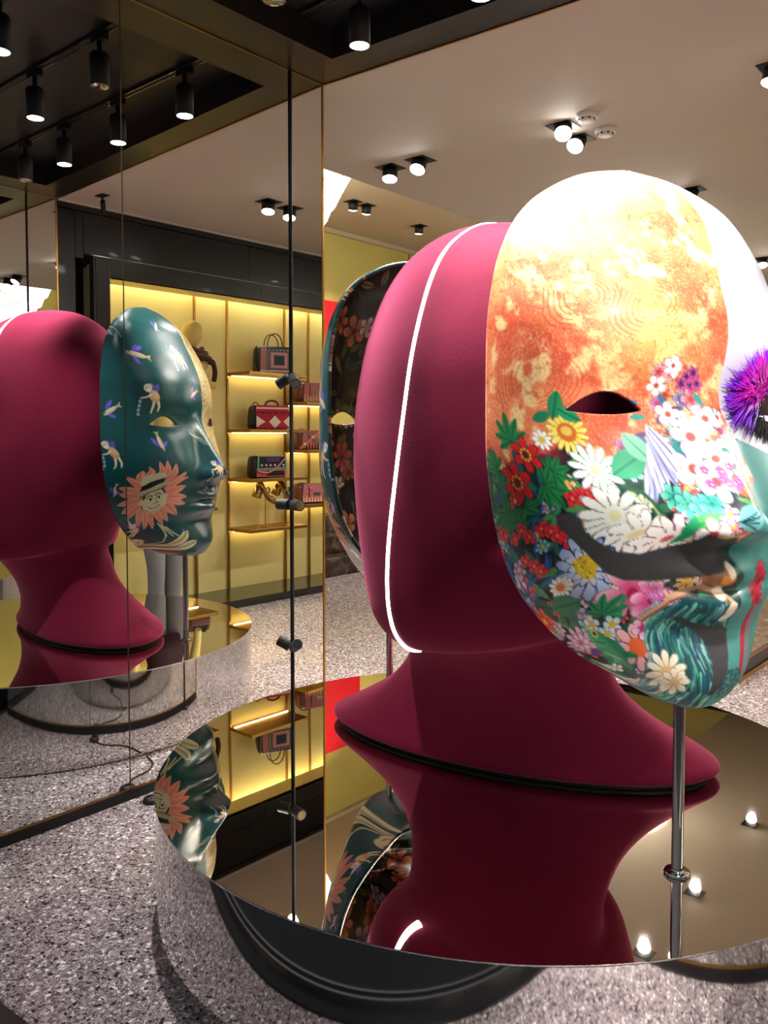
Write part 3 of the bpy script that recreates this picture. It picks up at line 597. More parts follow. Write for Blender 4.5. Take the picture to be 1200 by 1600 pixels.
    c.flower(-.21, 1.147, .075, 6, (226, 60, 120), (254, 238, 244), (160, 20, 70), .18, .2, (200, 110, 150), core=.34); c.flower(-.165, 1.135, .05, 6, (214, 40, 110), (250, 214, 230), (120, 10, 60), .2, 1.0, (180, 90, 130))
    for k in range(24): c.flower(-.14 + R.uniform(-.035, .03), 1.125 + R.uniform(-.03, .03), .010, 5, (176, 70, 150), (226, 150, 206), (250, 230, 180), .24, R.random() * 3, (90, 30, 90))
    c.palm(-.254, 1.09, .062, 1.2, (28, 150, 96), (10, 80, 56)); c.stroke([(-.225, 1.14), (-.215, 1.09), (-.225, 1.05)], .009, (34, 150, 90), .005)
    for u, z in ((-.285, 1.064), (-.249, 1.045), (-.232, 1.07)): c.flower(u, z, .024, 5, (246, 250, 252), (214, 232, 240), (238, 200, 60), .36, R.random(), (90, 130, 150))
    c.flower(-.337, .998, .055, 9, (214, 130, 170), (250, 214, 228), (150, 70, 120), .25, .2, (110, 50, 90)); c.flower(-.337, 1.0, .032, 7, (240, 180, 206), (252, 230, 238), (190, 100, 150), .3, .6, (130, 70, 110))
    c.flower(-.179, 1.02, .06, 8, (240, 150, 140), (252, 214, 220), (226, 100, 50), .36, .1, (130, 40, 60)); c.flower(-.16, 1.065, .03, 6, (236, 150, 190), (252, 220, 232), (180, 60, 110), .3, .4, (120, 50, 90))
    c.ell(-.25, 1.005, .045, .030, (30, 150, 96), -.5); c.ell(-.282, 1.028, .028, .022, (40, 166, 104), -.3); c.ell(-.287, 1.041, .010, .010, (236, 210, 60)); c.ell(-.287, 1.041, .005, .005, (20, 20, 20))
    for a in ((-.225, .985, -.20, .97), (-.25, .985, -.245, .962), (-.215, 1.0, -.19, 1.0), (-.27, 1.0, -.285, .98)): c.stroke([(a[0], a[1]), (a[2], a[3])], .016, (24, 130, 84), .010)
    c.stroke([(-.29, 1.02), (-.265, 1.02)], .0035, (10, 70, 50)); c.stroke([(-.27, .995), (-.225, .985)], .004, (120, 206, 120)); c.ell(-.29, .985, .014, .014, (96, 50, 150))
    # grass hair
    gp = [(-.155, 1.075), (-.13, 1.12), (-.085, 1.142), (-.03, 1.145), (.025, 1.12), (.045, 1.06), (.04, .99), (.0, .915), (-.07, .905), (-.12, .93), (-.15, .99)]
    c.poly(gp, (14, 72, 78))
    for i in range(330):
        u = R.uniform(-.155, .05); z = R.uniform(.90, 1.13); b = .015 * math.sin(z * 40 + u * 20)
        col = R.choice([(16, 110, 98), (58, 160, 130), (110, 196, 170), (10, 58, 82), (30, 88, 130), (8, 84, 70), (140, 190, 190)])
        L = R.uniform(.03, .06); dx = (u + .03) * .25 + b
        if -.16 + max(0, 1.0 - z) * .3 < u < .045: c.stroke([(u, z), (u + dx * .4, z - L * .5), (u + dx * .5 + .004, z - L)], .006, col, .002)
    for (a0, b0), (a1, b1) in (((-.165, 1.09), (-.128, 1.138)), ((-.128, 1.138), (-.06, 1.165)), ((-.06, 1.165), (0, 1.145)), ((0, 1.145), (.03, 1.11))): c.stroke([(a0, b0), (a1, b1)], .018, (206, 160, 120), .014); c.stroke([(a0, b0 - .007), (a1, b1 - .007)], .004, (90, 54, 40))
    for u, z in ((-.01, 1.15), (.02, 1.115), (.03, 1.09)): c.ell(u, z, .015, .016, (250, 226, 200))
    c.flower(-.118, .968, .05, 10, (244, 226, 190), (254, 246, 226), (232, 190, 130), .3, .3, (190, 160, 110)); c.flower(-.10, .945, .035, 8, (240, 214, 180), (252, 240, 220), (224, 180, 130), .3, .9, (180, 150, 110))
    c.poly([(-.07, 1.195), (-.03, 1.215), (.02, 1.205), (.028, 1.16), (-.02, 1.165), (-.06, 1.175)], (150, 92, 54)); c.ell(-.0, 1.18, .018, .012, (226, 140, 60)); c.ell(.012, 1.2, .01, .02, (250, 230, 200))
    # the other half of the face: white above, teal below
    ez = [.80, .92, .98, 1.05, 1.10, 1.187, 1.21, 1.25, 1.287, 1.32, 1.36, 1.40, 1.44, 1.485, 1.557, 1.639, 1.735, 1.847, 1.95, 2.026, 2.122, 2.2]
    eu = [-.02, .0, .042, .060, .047, .05, .034, .02, .0, .03, .10, .14, .115, .078, .041, .047, .069, .08, .105, .125, .111, .10]
    ed = np.interp(Z, ez, eu); far = np.clip((U - ed) / .003 + .5, 0, 1)
    wh = Z > 1.50 - np.clip(U - .07, 0, .2) * .30
    oth = np.where(wh[:, None], np.array((206, 206, 216.)), np.array((62, 132, 126.))); c.C = c.C * (1 - far[:, None]) + oth * far[:, None]
    c.leaf(-.0, 1.324, .075, .06, .2, (120, 206, 206), (20, 60, 70)); [c.stroke([(-.03, 1.318), (.01 + .004 * q, 1.30 + .014 * q)], .003, (14, 50, 60)) for q in range(4)]
    c.stroke([(-.07, 1.285), (-.03, 1.282), (.0, 1.295)], .01, (206, 170, 100), .006)
    for u, z in ((.14, 1.185), (.135, 1.14), (.155, 1.16), (.15, 1.12)): c.flower(u, z, .032, 9, (176, 16, 44), (206, 30, 60), (130, 10, 30), .25, R.random() * 3, (120, 8, 30), core=.4)
    c.stroke([(.13, 1.09), (.12, 1.05), (.105, 1.0), (.085, .96)], .022, (168, 22, 48), .014); c.stroke([(.15, 1.09), (.145, 1.04), (.13, .99), (.10, .94)], .03, (120, 112, 116), .02)
    for i in range(120): c.ell(R.uniform(.01, .09), R.uniform(.90, .965), .004, .003, (24, 70, 70))
    # charcoal moustache and goatee
    c.poly([(-.427, 1.322), (-.395, 1.325), (-.367, 1.313), (-.31, 1.275), (-.252, 1.245), (-.197, 1.24), (-.14, 1.258), (-.112, 1.268), (-.098, 1.290), (-.06, 1.281), (-.02, 1.283), (.012, 1.262), (.017, 1.225), (-.01, 1.198), (-.091, 1.187), (-.16, 1.178), (-.225, 1.178), (-.262, 1.192), (-.305, 1.222), (-.35, 1.268), (-.40, 1.30)], (58, 56, 57))
    c.poly([(-.106, 1.096), (-.085, 1.094), (-.05, 1.078), (.0, 1.066), (.045, 1.063), (.06, 1.052), (.048, 1.0), (.035, .965), (.0, .915), (-.018, .905), (-.012, .945), (-.006, .99), (-.012, 1.03), (-.035, 1.055), (-.075, 1.075), (-.098, 1.085)], (58, 56, 57))
    return c.C

def birdfish(c, u, z, s, rot):
    co, si = math.cos(rot), math.sin(rot); p = lambda a, b: (u + (a * co - b * si) * s, z + (a * si + b * co) * s)
    for a, b, e in ((-.05, .35, 1.0), (.15, .42, .7), (-.1, -.32, -.9)): q = p(a, b); c.ell(q[0], q[1], .32 * s, .15 * s, (84, 74, 176), rot + e); c.ell(q[0], q[1], .22 * s, .07 * s, (116, 104, 206), rot + e)
    q = p(0, 0); c.ell(q[0], q[1], .58 * s, .17 * s, (200, 184, 150), rot); q = p(.1, .05); c.ell(q[0], q[1], .4 * s, .06 * s, (222, 210, 180), rot)
    c.poly([p(.45, .03), p(.85, .22), p(.75, 0), p(.85, -.22)], (196, 176, 136)); q = p(-.42, .04); c.ell(q[0], q[1], .04 * s, .04 * s, (30, 30, 30))
def putto(c, u, z, s, fl=1):
    p = lambda a, b: (u + fl * a * s, z + b * s)
    for a, b, e in ((.3, .55, 1.1), (.1, .62, 1.9)): q = p(a, b); c.ell(q[0], q[1], .34 * s, .15 * s, (90, 86, 170), e * fl)
    c.stroke([p(.1, -.1), p(.02, -.55), p(-.08, -.85)], .20 * s, (228, 218, 196), .10 * s); c.stroke([p(.3, -.1), p(.42, -.5), p(.36, -.75)], .20 * s, (228, 218, 196), .10 * s)
    q = p(.12, .12); c.ell(q[0], q[1], .32 * s, .38 * s, (204, 160, 112), .5 * fl); q = p(.2, .2); c.ell(q[0], q[1], .18 * s, .26 * s, (222, 184, 138), .5 * fl)
    c.stroke([p(-.05, .2), p(-.4, .05), p(-.7, .0)], .13 * s, (228, 214, 188), .08 * s); q = p(-.22, .6); c.ell(q[0], q[1], .24 * s, .24 * s, (232, 224, 206)); q = p(-.15, .72); c.ell(q[0], q[1], .22 * s, .14 * s, (206, 200, 190)); q = p(-.32, .6); c.ell(q[0], q[1], .04 * s, .04 * s, (60, 50, 50))
    for k in range(4): q = p(-.75 - .03 * k, -.2 - .25 * k); c.ell(q[0], q[1], .09 * s, .11 * s, (150, 176, 190))
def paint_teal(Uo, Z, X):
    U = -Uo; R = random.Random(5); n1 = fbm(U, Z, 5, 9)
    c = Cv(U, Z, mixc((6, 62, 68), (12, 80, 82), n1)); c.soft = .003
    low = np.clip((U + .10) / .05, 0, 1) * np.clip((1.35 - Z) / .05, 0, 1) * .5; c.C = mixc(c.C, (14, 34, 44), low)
    # cream print with black line work on the far half
    far = np.clip((U - .045 - .012 * np.sin(Z * 9) - .25 * np.clip(Z - 1.72, 0, 1)) / .004 + .5, 0, 1) * np.clip((Z - 1.30) / .01, 0, 1)
    pat = fbm(U, Z, 30, 70, 3); ln = ((pat * 9) % 1.0 < .2); cream = np.where(ln[:, None], np.array((40, 36, 34.)), mixc((206, 188, 140), (176, 150, 104), (n1 - .4) * 3)); c.C = c.C * (1 - far[:, None]) + cream * far[:, None]
    for u, z, s, r in ((-.329, 1.91, .085, -.25), (-.035, 1.72, .06, .5), (-.315, 1.467, .07, 1.6), (-.52, 1.627, .075, .5), (-.549, 1.222, .05, 1.4), (-.52, 1.98, .05, .3), (-.1, 2.07, .05, .8), (.1, 1.2, .05, .6), (-.45, 1.04, .05, 1.9), (-.16, 1.0, .03, .2)): birdfish(c, u, z, s, r)
    putto(c, -.311, 1.69, .085, 1); putto(c, -.05, 1.915, .075, 1); putto(c, -.593, 1.408, .08, 1); putto(c, -.04, 1.325, .055, 1); putto(c, -.4, 2.05, .05, -1); putto(c, -.42, 1.0, .06, 1)
    for k in range(4): c.stroke([(-.10 + .008 * k, 1.52 - .006 * k), (-.07 + .01 * k, 1.49), (-.04 + .008 * k, 1.455)], .005, (190, 176, 140), .002)
    # daisy with a hatted face
    fu, fz = -.349, 1.198; c0 = c; th = .28; cc, ss = math.cos(th), math.sin(th)
    c = Cv(fu + (U - fu) * cc + (Z - fz) * ss, fz - (U - fu) * ss + (Z - fz) * cc, c0.C); c.soft = .003
    c.ell(fu, fz, .10, .10, (176, 88, 74))
    for k in range(22):
        a = 2 * math.pi * k / 22 + .05 * math.sin(k * 2.3); r = .172 + .008 * math.sin(k * 5.1)
        c.leaf(fu + math.cos(a) * (r * .5 + .018), fz + math.sin(a) * (r * .5 + .018), r * .82, .038, a, (228, 146, 122), (176, 88, 74)); c.stroke([(fu + math.cos(a + .09) * .08, fz + math.sin(a + .09) * .08), (fu + math.cos(a + .07) * .14, fz + math.sin(a + .07) * .14)], .0025, (190, 104, 88))
    cr_ = (208, 200, 160); dk = (34, 34, 34); c.soft = .0022
    c.ell(fu, fz - .012, .058, .074, dk); c.ell(fu + .002, fz - .024, .052, .068, cr_); c.ell(fu - .056, fz - .02, .010, .018, cr_); c.ell(fu + .057, fz - .016, .010, .018, cr_)
    c.poly([(fu - .054, fz + .045), (fu - .05, fz + .09), (fu - .032, fz + .115), (fu + .005, fz + .122), (fu + .036, fz + .115), (fu + .054, fz + .09), (fu + .06, fz + .062)], (200, 194, 160))
    c.poly([(fu - .056, fz + .040), (fu - .052, fz + .066), (fu, fz + .076), (fu + .058, fz + .082), (fu + .062, fz + .056), (fu, fz + .048)], dk)
    c.poly([(fu - .098, fz + .012), (fu - .060, fz + .038), (fu, fz + .050), (fu + .062, fz + .058), (fu + .096, fz + .052), (fu + .088, fz + .040), (fu + .04, fz + .030), (fu - .03, fz + .024)], (186, 178, 144))
    c.stroke([(fu - .07, fz + .014), (fu, fz + .026), (fu + .07, fz + .036)], .006, (96, 90, 72))
    for sx in (-1, 1):
        c.ell(fu + sx * .022, fz - .012, .012, .0065, (240, 236, 214)); c.ell(fu + sx * .022 + .001, fz - .012, .0055, .0062, dk); c.stroke([(fu + sx * .034, fz - .009), (fu + sx * .022, fz - .004), (fu + sx * .011, fz - .010)], .003, dk)
        c.stroke([(fu + sx * .009, fz + .004), (fu + sx * .024, fz + .011), (fu + sx * .040, fz + .001)], .006, dk, .003)
    c.stroke([(fu + .004, fz - .006), (fu + .008, fz - .034), (fu - .004, fz - .038)], .003, (110, 100, 76)); c.stroke([(fu + .008, fz - .034), (fu + .014, fz - .036)], .004, (90, 80, 60))
    c.poly([(fu - .022, fz - .054), (fu, fz - .050), (fu + .026, fz - .050), (fu + .014, fz - .064), (fu - .008, fz - .066)], (92, 64, 54)); c.poly([(fu - .017, fz - .0545), (fu, fz - .0515), (fu + .021, fz - .0515), (fu + .010, fz - .059), (fu - .008, fz - .060)], (244, 240, 226))
    c.stroke([(fu - .034, fz - .066), (fu - .012, fz - .084), (fu + .014, fz - .084), (fu + .036, fz - .066)], .003, (130, 118, 90)); c.soft = .003
    c0.C = c.C; c = c0
    for w in range(3): c.stroke([(-.30 + .02 * w, 1.055 - .01 * w), (-.27 + .02 * w, 1.01), (-.25 + .03 * w, .985)], .010, (206, 194, 150), .006)
    c.stroke([(-.285, 1.05), (-.25, .97), (-.225, .925)], .006, (206, 194, 150))
    for u, z, a, L in ((-.29, .925, 2.75, .16), (-.175, .962, .85, .13), (-.13, .93, .5, .1), (-.24, .90, 2.2, .1)):
        c.leaf(u, z, L, .05, a, (210, 200, 160), (70, 66, 50)); [c.stroke([(u + math.cos(a) * q, z + math.sin(a) * q), (u + math.cos(a) * (q + .02) - .012 * math.sin(a), z + math.sin(a) * (q + .02) + .012 * math.cos(a))], .0025, (96, 90, 66)) for q in np.arange(-.05, .05, .018)]
    return c.C
def paint_floral_dark(Uo, Z, X):
    R = random.Random(23); c = Cv(Uo, Z, mixc((8, 14, 18), (20, 30, 30), fbm(Uo, Z, 7, 14))); c.soft = .003
    for i in range(70):
        u = R.uniform(-.6, .6); z = R.uniform(.9, 2.15); a = R.uniform(0, 6.3); pts = [(u, z)]
        for k in range(5): a += R.uniform(-.7, .7); pts.append((pts[-1][0] + .03 * math.cos(a), pts[-1][1] + .03 * math.sin(a)))
        c.stroke(pts, .007, R.choice([(70, 80, 50), (96, 92, 60), (50, 70, 60)]), .003)
    for i in range(230):
        c.leaf(R.uniform(-.62, .62), R.uniform(.88, 2.18), R.uniform(.05, .11), R.uniform(.018, .036), R.uniform(0, 6.3), R.choice([(66, 82, 48), (98, 106, 62), (46, 74, 62), (130, 126, 78)]), (24, 34, 26))
    for i in range(110):
        z = R.uniform(.9, 2.15); col, tip, ct = R.choice([((150, 80, 44), (214, 140, 90), (90, 40, 30)), ((170, 70, 50), (226, 130, 96), (90, 30, 30)), ((176, 160, 150), (226, 214, 200), (190, 140, 60)), ((120, 100, 140), (180, 166, 190), (90, 70, 110)), ((130, 66, 36), (190, 116, 72), (80, 36, 26))])
        c.flower(R.uniform(-.62, .62), z, R.uniform(.035, .075), R.choice([5, 6, 7]), col, tip, ct, .22, R.random() * 3, (50, 26, 20), core=.3)
    return c.C
def paint_plain_dark(U, Z, X): return np.tile(np.array((30., 24, 24)), (len(U), 1))

M_PRINT_O = painted('orange_print', .45, .12, 0, .35)
M_PRINT_T = painted('teal_print', .24, .45, 170)
M_POLE = M_CHROME
def make_mask(name, label, foot, ang, pole_local, nu, nv, po, pi, m):
    fr = T(foot[0], foot[1], 0) @ RZ(math.radians(ang) - math.pi / 2)
    t = thing(name, label, 'mask', fr @ T(0, 0, DISC_Z))
    sh = obj('shell', mask_mesh('shell', nu, nv, po, pi), m, t); sh.location = (0, 0, -DISC_Z)
    px, py = pole_local
    MB().cyl((px, py, .001), (px, py, .52), .0145, 24).build('pole', M_POLE, t)
    MB().lathe([(.001, 0.001), (.033, .001), (.033, .006), (.030, .010), (.016, .012), (.016, .016)], 32, (px, py, 0), cap=False).build('collar', M_CHROME, t)
    return t
def loc2(foot, ang, w):                      # world xy -> mask-local xy
    a = math.radians(ang) - math.pi / 2; d = (w[0] - foot[0], w[1] - foot[1]); return (d[0] * math.cos(a) + d[1] * math.sin(a), -d[0] * math.sin(a) + d[1] * math.cos(a))
OFOOT, OANG = (.701, 2.048), -70.86; TFOOT, TANG = (.051, 3.562), 117.18
om = make_mask('orange_flower_mask', 'giant glossy mask printed with orange paisley and bright flowers, charcoal moustache', OFOOT, OANG, loc2(OFOOT, OANG, (.735, 2.073)), 431, 561, paint_orange, paint_plain_dark, M_PRINT_O)
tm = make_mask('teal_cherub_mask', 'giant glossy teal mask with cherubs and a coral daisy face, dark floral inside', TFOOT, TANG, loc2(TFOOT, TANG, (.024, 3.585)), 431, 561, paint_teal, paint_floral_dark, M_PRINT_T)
# feathered lashes round the far eye of the orange mask
def tuft(name, m, n, lo, hi, L, seed, lift):
    R = random.Random(seed); P, _ = mask_grid(121, 201); F = P.reshape(-1, 3); mb = MB()
    for i in range(n):
        a = R.uniform(lo, hi); e = R.uniform(.75, 1.25); x = EX + math.cos(a) * EL * e; z = EZ + math.sin(a) * (EH + .012) * e
        k = np.argmin((F[:, 0] - x) ** 2 + (F[:, 2] - z) ** 2); p = Vector((-x, F[k, 1] - DISC_Z * 0, z - DISC_Z)); l = L * R.uniform(.6, 1.2)
        d = Vector((-math.cos(a) * .6 + R.uniform(-.25, .25), lift + R.uniform(-.15, .35), math.sin(a) * 1.0 + R.uniform(-.2, .3))).normalized()
        s = d.cross(Vector((0, 1, .2))).normalized() * R.uniform(.0007, .0019); q = p + d * l * .5 + Vector((0, .014, .012)); t_ = p + d * l + Vector((0, .0, -.012 * R.random()))
        mb.add([p - s, p + s, q + s * 1.4, q - s * 1.4, t_], [(0, 1, 2, 3), (3, 2, 4)])
    o = mb.build(name, m, om); o['kind'] = 'stuff'; return o
tuft('feather_lashes', mat('violet_feather', (128, 30, 206), .6, sheen=.5, sheen_tint=(200, 90, 240)), 1700, .1, 3.45, .105, 3, .22)
tuft('feather_lashes', mat('magenta_feather', (226, 10, 190), .6, sheen=.5, sheen_tint=(250, 90, 240)), 650, 1.9, 3.1, .105, 4, .55)
tuft('lower_lashes', mat('black_feather', (20, 18, 18), .6), 420, 3.3, 6.1, .055, 6, .25)

# ------------------------------------------------------------------ light poles on the mirrored walls
def make_pole(fr, label, dirs, group):
    t = thing('light_pole', label, 'light pole', fr, group)
    MB().cyl((0, 0, .0), (0, 0, CEIL - .002), .0055, 16).build('pole', M_BLACKM, t)
    MB().lathe([(.001, .012), (.03, .012), (.03, 0), (.001, 0)], 20, cap=False).build('foot', M_BLACKM, t)
    for z, d in dirs:
        d = Vector(d).normalized(); a = Vector((0, 0, z)) + d * .012; b = a + d * .062
        h = MB().cyl(a, b, .027, 24).build('spotlight', M_BLACKM, t)
        MB().cyl((0, 0, z - .02), (0, 0, z + .02), .0105, 16).build('clamp', M_BLACKM, h)
        MB().cyl(b - d * .002, b + d * .0015, .022, 20).build('lens', M_LENS_OFF, h)
    return t
make_pole(FB @ T(.0062, -.224, 0), 'slim black pole with small spotlights against the mirror left of the velvet head', [(1.79, (.8, -.45, -.55)), (1.165, (1, -.25, 0)), (.46, (.8, -.4, .4))], 'light poles on the mirrored walls')
make_pole(FR @ T(-.23, .0062, 0), 'slim black pole on the facing mirrored wall, seen far left in the reflection', [(1.79, (-.45, .8, -.3)), (1.165, (-.25, 1, 0)), (.46, (-.4, .8, .4))], 'light poles on the mirrored walls')
make_pole(FR @ T(-1.95, .0062, 0), 'added unseen slim black pole with small spotlights beside the shop window', [(2.45, (.45, .8, -.5)), (1.75, (.4, .9, -.1)), (.9, (.4, .8, .3))], 'light poles on the mirrored walls')  # extra pole out of view, added to account for the mask's front fill
spot('added_fill_beam', FR @ Vector((-1.90, .14, 2.39)), (.74, 1.98, 1.55), 36, 62, .8, .03)  # added fill lamp that brightens the front of the orange mask
spot('pole_beam', FR @ Vector((-.30, .15, 1.74)), (.80, 1.95, 1.5), 13, 60, .6, .03)
for n, s, lb in ((-2.952, -3.452, 'in the raised ceiling, left one of the far pair'), (-2.943, -3.65, 'in the raised ceiling, right one of the far pair'), (-3.056, -4.689, 'in the raised ceiling, standing alone above the velvet head')):
    make_downlight(n, s, CEIL2, 'lit downlight ' + lb, .3, .9, 'downlights in the raised ceiling', DOWN_W)
for n, s, lb in ((.821, -1.215, 'nearer the bright downlight pair'), (.799, -1.487, 'right of and behind the first')):
    d = thing('smoke_detector', 'round white smoke detector on the ceiling, ' + lb, 'smoke detector', FB @ T(n, -s, CEIL), 'smoke detectors')
    MB().lathe([(.062, -.001), (.062, -.016), (.054, -.022)], 36, cap=True).build('mount', M_PLASTIC, d)
    MB().lathe([(.046, -.022), (.044, -.036), (.030, -.042)], 36).build('sensor', M_PLASTIC, d)
    for k in range(8):
        a = k * math.pi / 4; MB().box(-.006, .006, -.002, .002, -.034, -.026).build('slot', M_BLACKM, d, T(.0455 * math.cos(a), .0455 * math.sin(a)) @ RZ(a + math.pi / 2))
cs = thing('ceiling_bracket_spot', 'small black bracket spotlight by the black shelf-wall panelling', 'spotlight', FB @ T(2.583, .345, CEIL))
MB().box(-.05, .05, -.03, .03, -.006, 0).build('plate', M_BLACKM, cs)
MB().cyl((0, 0, -.006), (0, 0, -.06), .008, 10).build('arm', M_BLACKM, cs)
MB().cyl((-.02, -.01, -.05), (.07, .05, -.11), .018, 14).build('body', M_BLACKM, cs)

# ------------------------------------------------------------------ floor socket and cable by the mirror
fs = thing('cable_box', 'small black round cable puck on the terrazzo by the mirror base', 'cable box', FB @ T(.085, -1.10, 0))
MB().lathe([(.001, .022), (.024, .022), (.033, .016), (.036, .004), (.036, .0005), (.001, .0005)], 28, cap=False).build('puck', M_RUBBER, fs)
MB().lathe([(.020, .0225), (.012, .026), (.001, .026)], 20, cap=False).build('cap', M_CHROME, fs)
def cable(pts): return [Vector(p) for p in cat(pts)]
def cat(pts, sub=8):
    P = [np.array(p, float) for p in pts]; out = []
    for i in range(len(P) - 1):
        a, b, c, d = P[max(i - 1, 0)], P[i], P[i + 1], P[min(i + 2, len(P) - 1)]
        for j in range(sub): t = j / sub; out.append(.5 * (2 * b + (c - a) * t + (2 * a - 5 * b + 4 * c - d) * t * t + (3 * b - a - 3 * c + d) * t ** 3))
    return out + [P[-1]]
tag(MB().tube(cat([(.12, -1.08, .005), (.17, -1.02, .004), (.2, -.92, .004), (.26, -.86, .004), (.32, -.84, .004), (.345, -.83, .004)]), .004, 8).build('power_cable', M_RUBBER, None, FB), 'thin black cable running from the floor puck under the plinth', 'cable')

# ------------------------------------------------------------------ shelves of the niche
def shelf_unit(t0, t1, zs, label, ups):
    u = thing('wall_shelf_unit', label, 'shelf', FR @ T((t0 + t1) / 2, -.34, .07), 'brass shelf units in the yellow niche'); w = (t1 - t0) / 2
    for x in ups: MB().box(x - .009, x + .009, -.012, .006, 0, 2.76).build('upright', M_BRASS_D, u, T(0, 0, 0))
    for z in zs:
        s = MB().bbox(-w, w, -.018, .32, z - .10, z - .07, .002).build('shelf', M_BRASS_D, u)
        MB().box(-w + .02, w - .02, .03, .045, z - .106, z - .101).build('light_strip', mat('shelf_led', (255, 240, 200), .4, emit=(255, 226, 160), estr=9), s)
shelf_unit(.62, 1.44, (1.945, 1.42, .881), 'brass shelf unit partly behind the teal mask reflection', (.41,))
shelf_unit(1.80, 2.50, (2.09, 1.565, 1.11, .645), 'brass shelf unit carrying the tote, red bag and gold shoes', (-.35, .35))
shelf_unit(2.503, 3.45, (1.835, 1.368, .835), 'brass shelf unit behind the light pole with three pink bags', (.32 - .4765,))
shelf_unit(3.8, 4.6, (2.09, 1.565, 1.11, .645), 'brass shelf unit deeper in the shop along the niche', (-.4, .4))

# ------------------------------------------------------------------ bags
def col(name, c, r=.5, metal=0.): return mat(name, c, r, metal)
LE_BLK = col('black_leather', (22, 22, 24), .4); LE_BRN = col('brown_leather', (112, 58, 42), .45); GOLD = col('gold_hardware', (206, 170, 96), .25, 1.)
def bag_body(w, h, d, taper=.85, bulge=.02):
    rs = []
    for k, z in enumerate(np.linspace(0, h, 9)):
        f = z / h; ww = w / 2 * (1 - .04 * f); dd = d / 2 * (1 - (1 - taper) * f) + bulge * math.sin(f * math.pi) * .5; e = .012 if k in (0, 8) else 0
        ww -= e; dd -= e; c = min(.02, dd * .6); pts = []
        for sx, sy, a0 in ((1, 1, 0), (-1, 1, 90), (-1, -1, 180), (1, -1, 270)):
            for q in range(5): a = math.radians(a0 + q * 22.5); pts.append((sx * (ww - c) + c * math.cos(a), sy * (dd - c) + c * math.sin(a), z))
        rs.append(pts)
    return MB().rings(rs)
def rectp(mb, x0, x1, z0, z1, y, th=.004): return mb.box(x0, x1, y, y + th, z0, z1)
def arch(x0, x1, z, h, y, r, lean=0, n=12): return [(x0 + (x1 - x0) * (.5 - .5 * math.cos(math.pi * k / n)), y + lean * math.sin(math.pi * k / n), z + h * math.sin(math.pi * k / n) ** .8) for k in range(n + 1)]
def bag(name, label, t, z, rot, w, h, d, m, taper=.85, q=-.17):
    b = thing(name, label, 'bag', FR @ T(t, q, z + .0005) @ RZ(rot), 'bags on the brass shelves'); bag_body(w, h, d, taper).build('body', m, b); return b
# tote
b = bag('tote_bag', 'tall dark tote bag with embroidered pink and blue rectangles on the top shelf', 2.20, 2.09, .3, .36, .255, .15, LE_BLK, .8)
f = .078; gy = col('grey_weave', (96, 100, 112), .8); pk = col('pink_weave', (196, 130, 128), .8); sl = col('slate_weave', (52, 66, 86), .8); wt = col('cream_weave', (222, 214, 206), .8)
rectp(MB(), -.16, .17, .02, .235, f).build('front_panel', gy, b)
rectp(MB(), -.06, .12, .045, .20, f + .003).build('border', pk, b); rectp(MB(), -.045, .105, .058, .187, f + .005).build('inner_border', wt, b); rectp(MB(), -.036, .096, .066, .179, f + .007).build('inner_border', pk, b); rectp(MB(), -.02, .08, .08, .165, f + .009).build('centre_patch', sl, b)
rectp(MB(), -.155, -.10, .02, .235, f + .003).build('side_band', pk, b); rectp(MB(), -.16, .17, .012, .03, f + .004).build('hem', wt, b)
mb = MB()
for k in range(9): mb.ball((-.14 + k * .037, f + .006, .218), .007, .003, .007, 8, 5); mb.ball((.145, f + .006, .05 + k * .019), .006, .003, .006, 8, 5); mb.ball((-.083, f + .006, .05 + k * .019), .006, .003, .006, 8, 5)
mb.build('studs', wt, b)['kind'] = 'stuff'
for y in (.045, -.045): MB().tube(arch(-.07, .08, .245, .13, y, 0), .0055, 8).build('handle', LE_BLK, b)
MB().tube(cat([(-.17, 0, .24), (-.195, .02, .15), (-.18, .05, .05), (-.13, .08, .01)]), .007, 8).build('strap', LE_BLK, b)
# red bag
b = bag('red_handbag', 'red and white geometric handbag with black sides on the second shelf', 2.14, 1.565, .3, .37, .225, .15, LE_BLK, .7)
rd = col('red_weave', (186, 24, 50), .7); dr = col('dark_red_weave', (120, 14, 34), .7); cw = col('white_weave', (232, 222, 200), .7)
rectp(MB(), -.15, .18, .01, .135, f).build('front_panel', rd, b)
for cx in (-.115, .035, .16): 
    a = .055 if cx != .035 else .06
    MB().prism_y([(max(cx - a, -.15), .07), (cx, .012), (min(cx + a, .18), .07), (cx, .128)] if cx == .035 else ([(-.15, .02), (-.06, .07), (-.15, .125)] if cx < 0 else [(.18, .02), (.12, .07), (.18, .125)]), f + .004, f + .007).build('diamond', cw, b)
MB().prism_y([(-.155, .13), (.185, .13), (.175, .225), (-.145, .225)], f - .012, f + .004).build('flap', rd, b)
MB().prism_y([(-.155, .135)] + [(-.155 + .034 * k, .135 + (.022 if k % 2 else .004)) for k in range(11)] + [(.185, .165), (-.155, .165)], f + .004, f + .007).build('zigzag', dr, b)
rectp(MB(), -.15, .175, .19, .205, f + .002).build('band', cw, b)
MB().tube(arch(-.04, .09, .22, .05, .03, 0), .010, 8).build('handle', dr, b)
MB().tube(cat([(-.17, .0, .2), (-.15, .03, .25), (-.12, .05, .23), (-.13, .08, .15)]), .005, 8).build('strap', LE_BLK, b); MB().lathe([(.014, 0), (.014, .006), (.009, .006), (.009, 0)], 16, (-.16, .02, .215), cap=False).build('ring', GOLD, b)
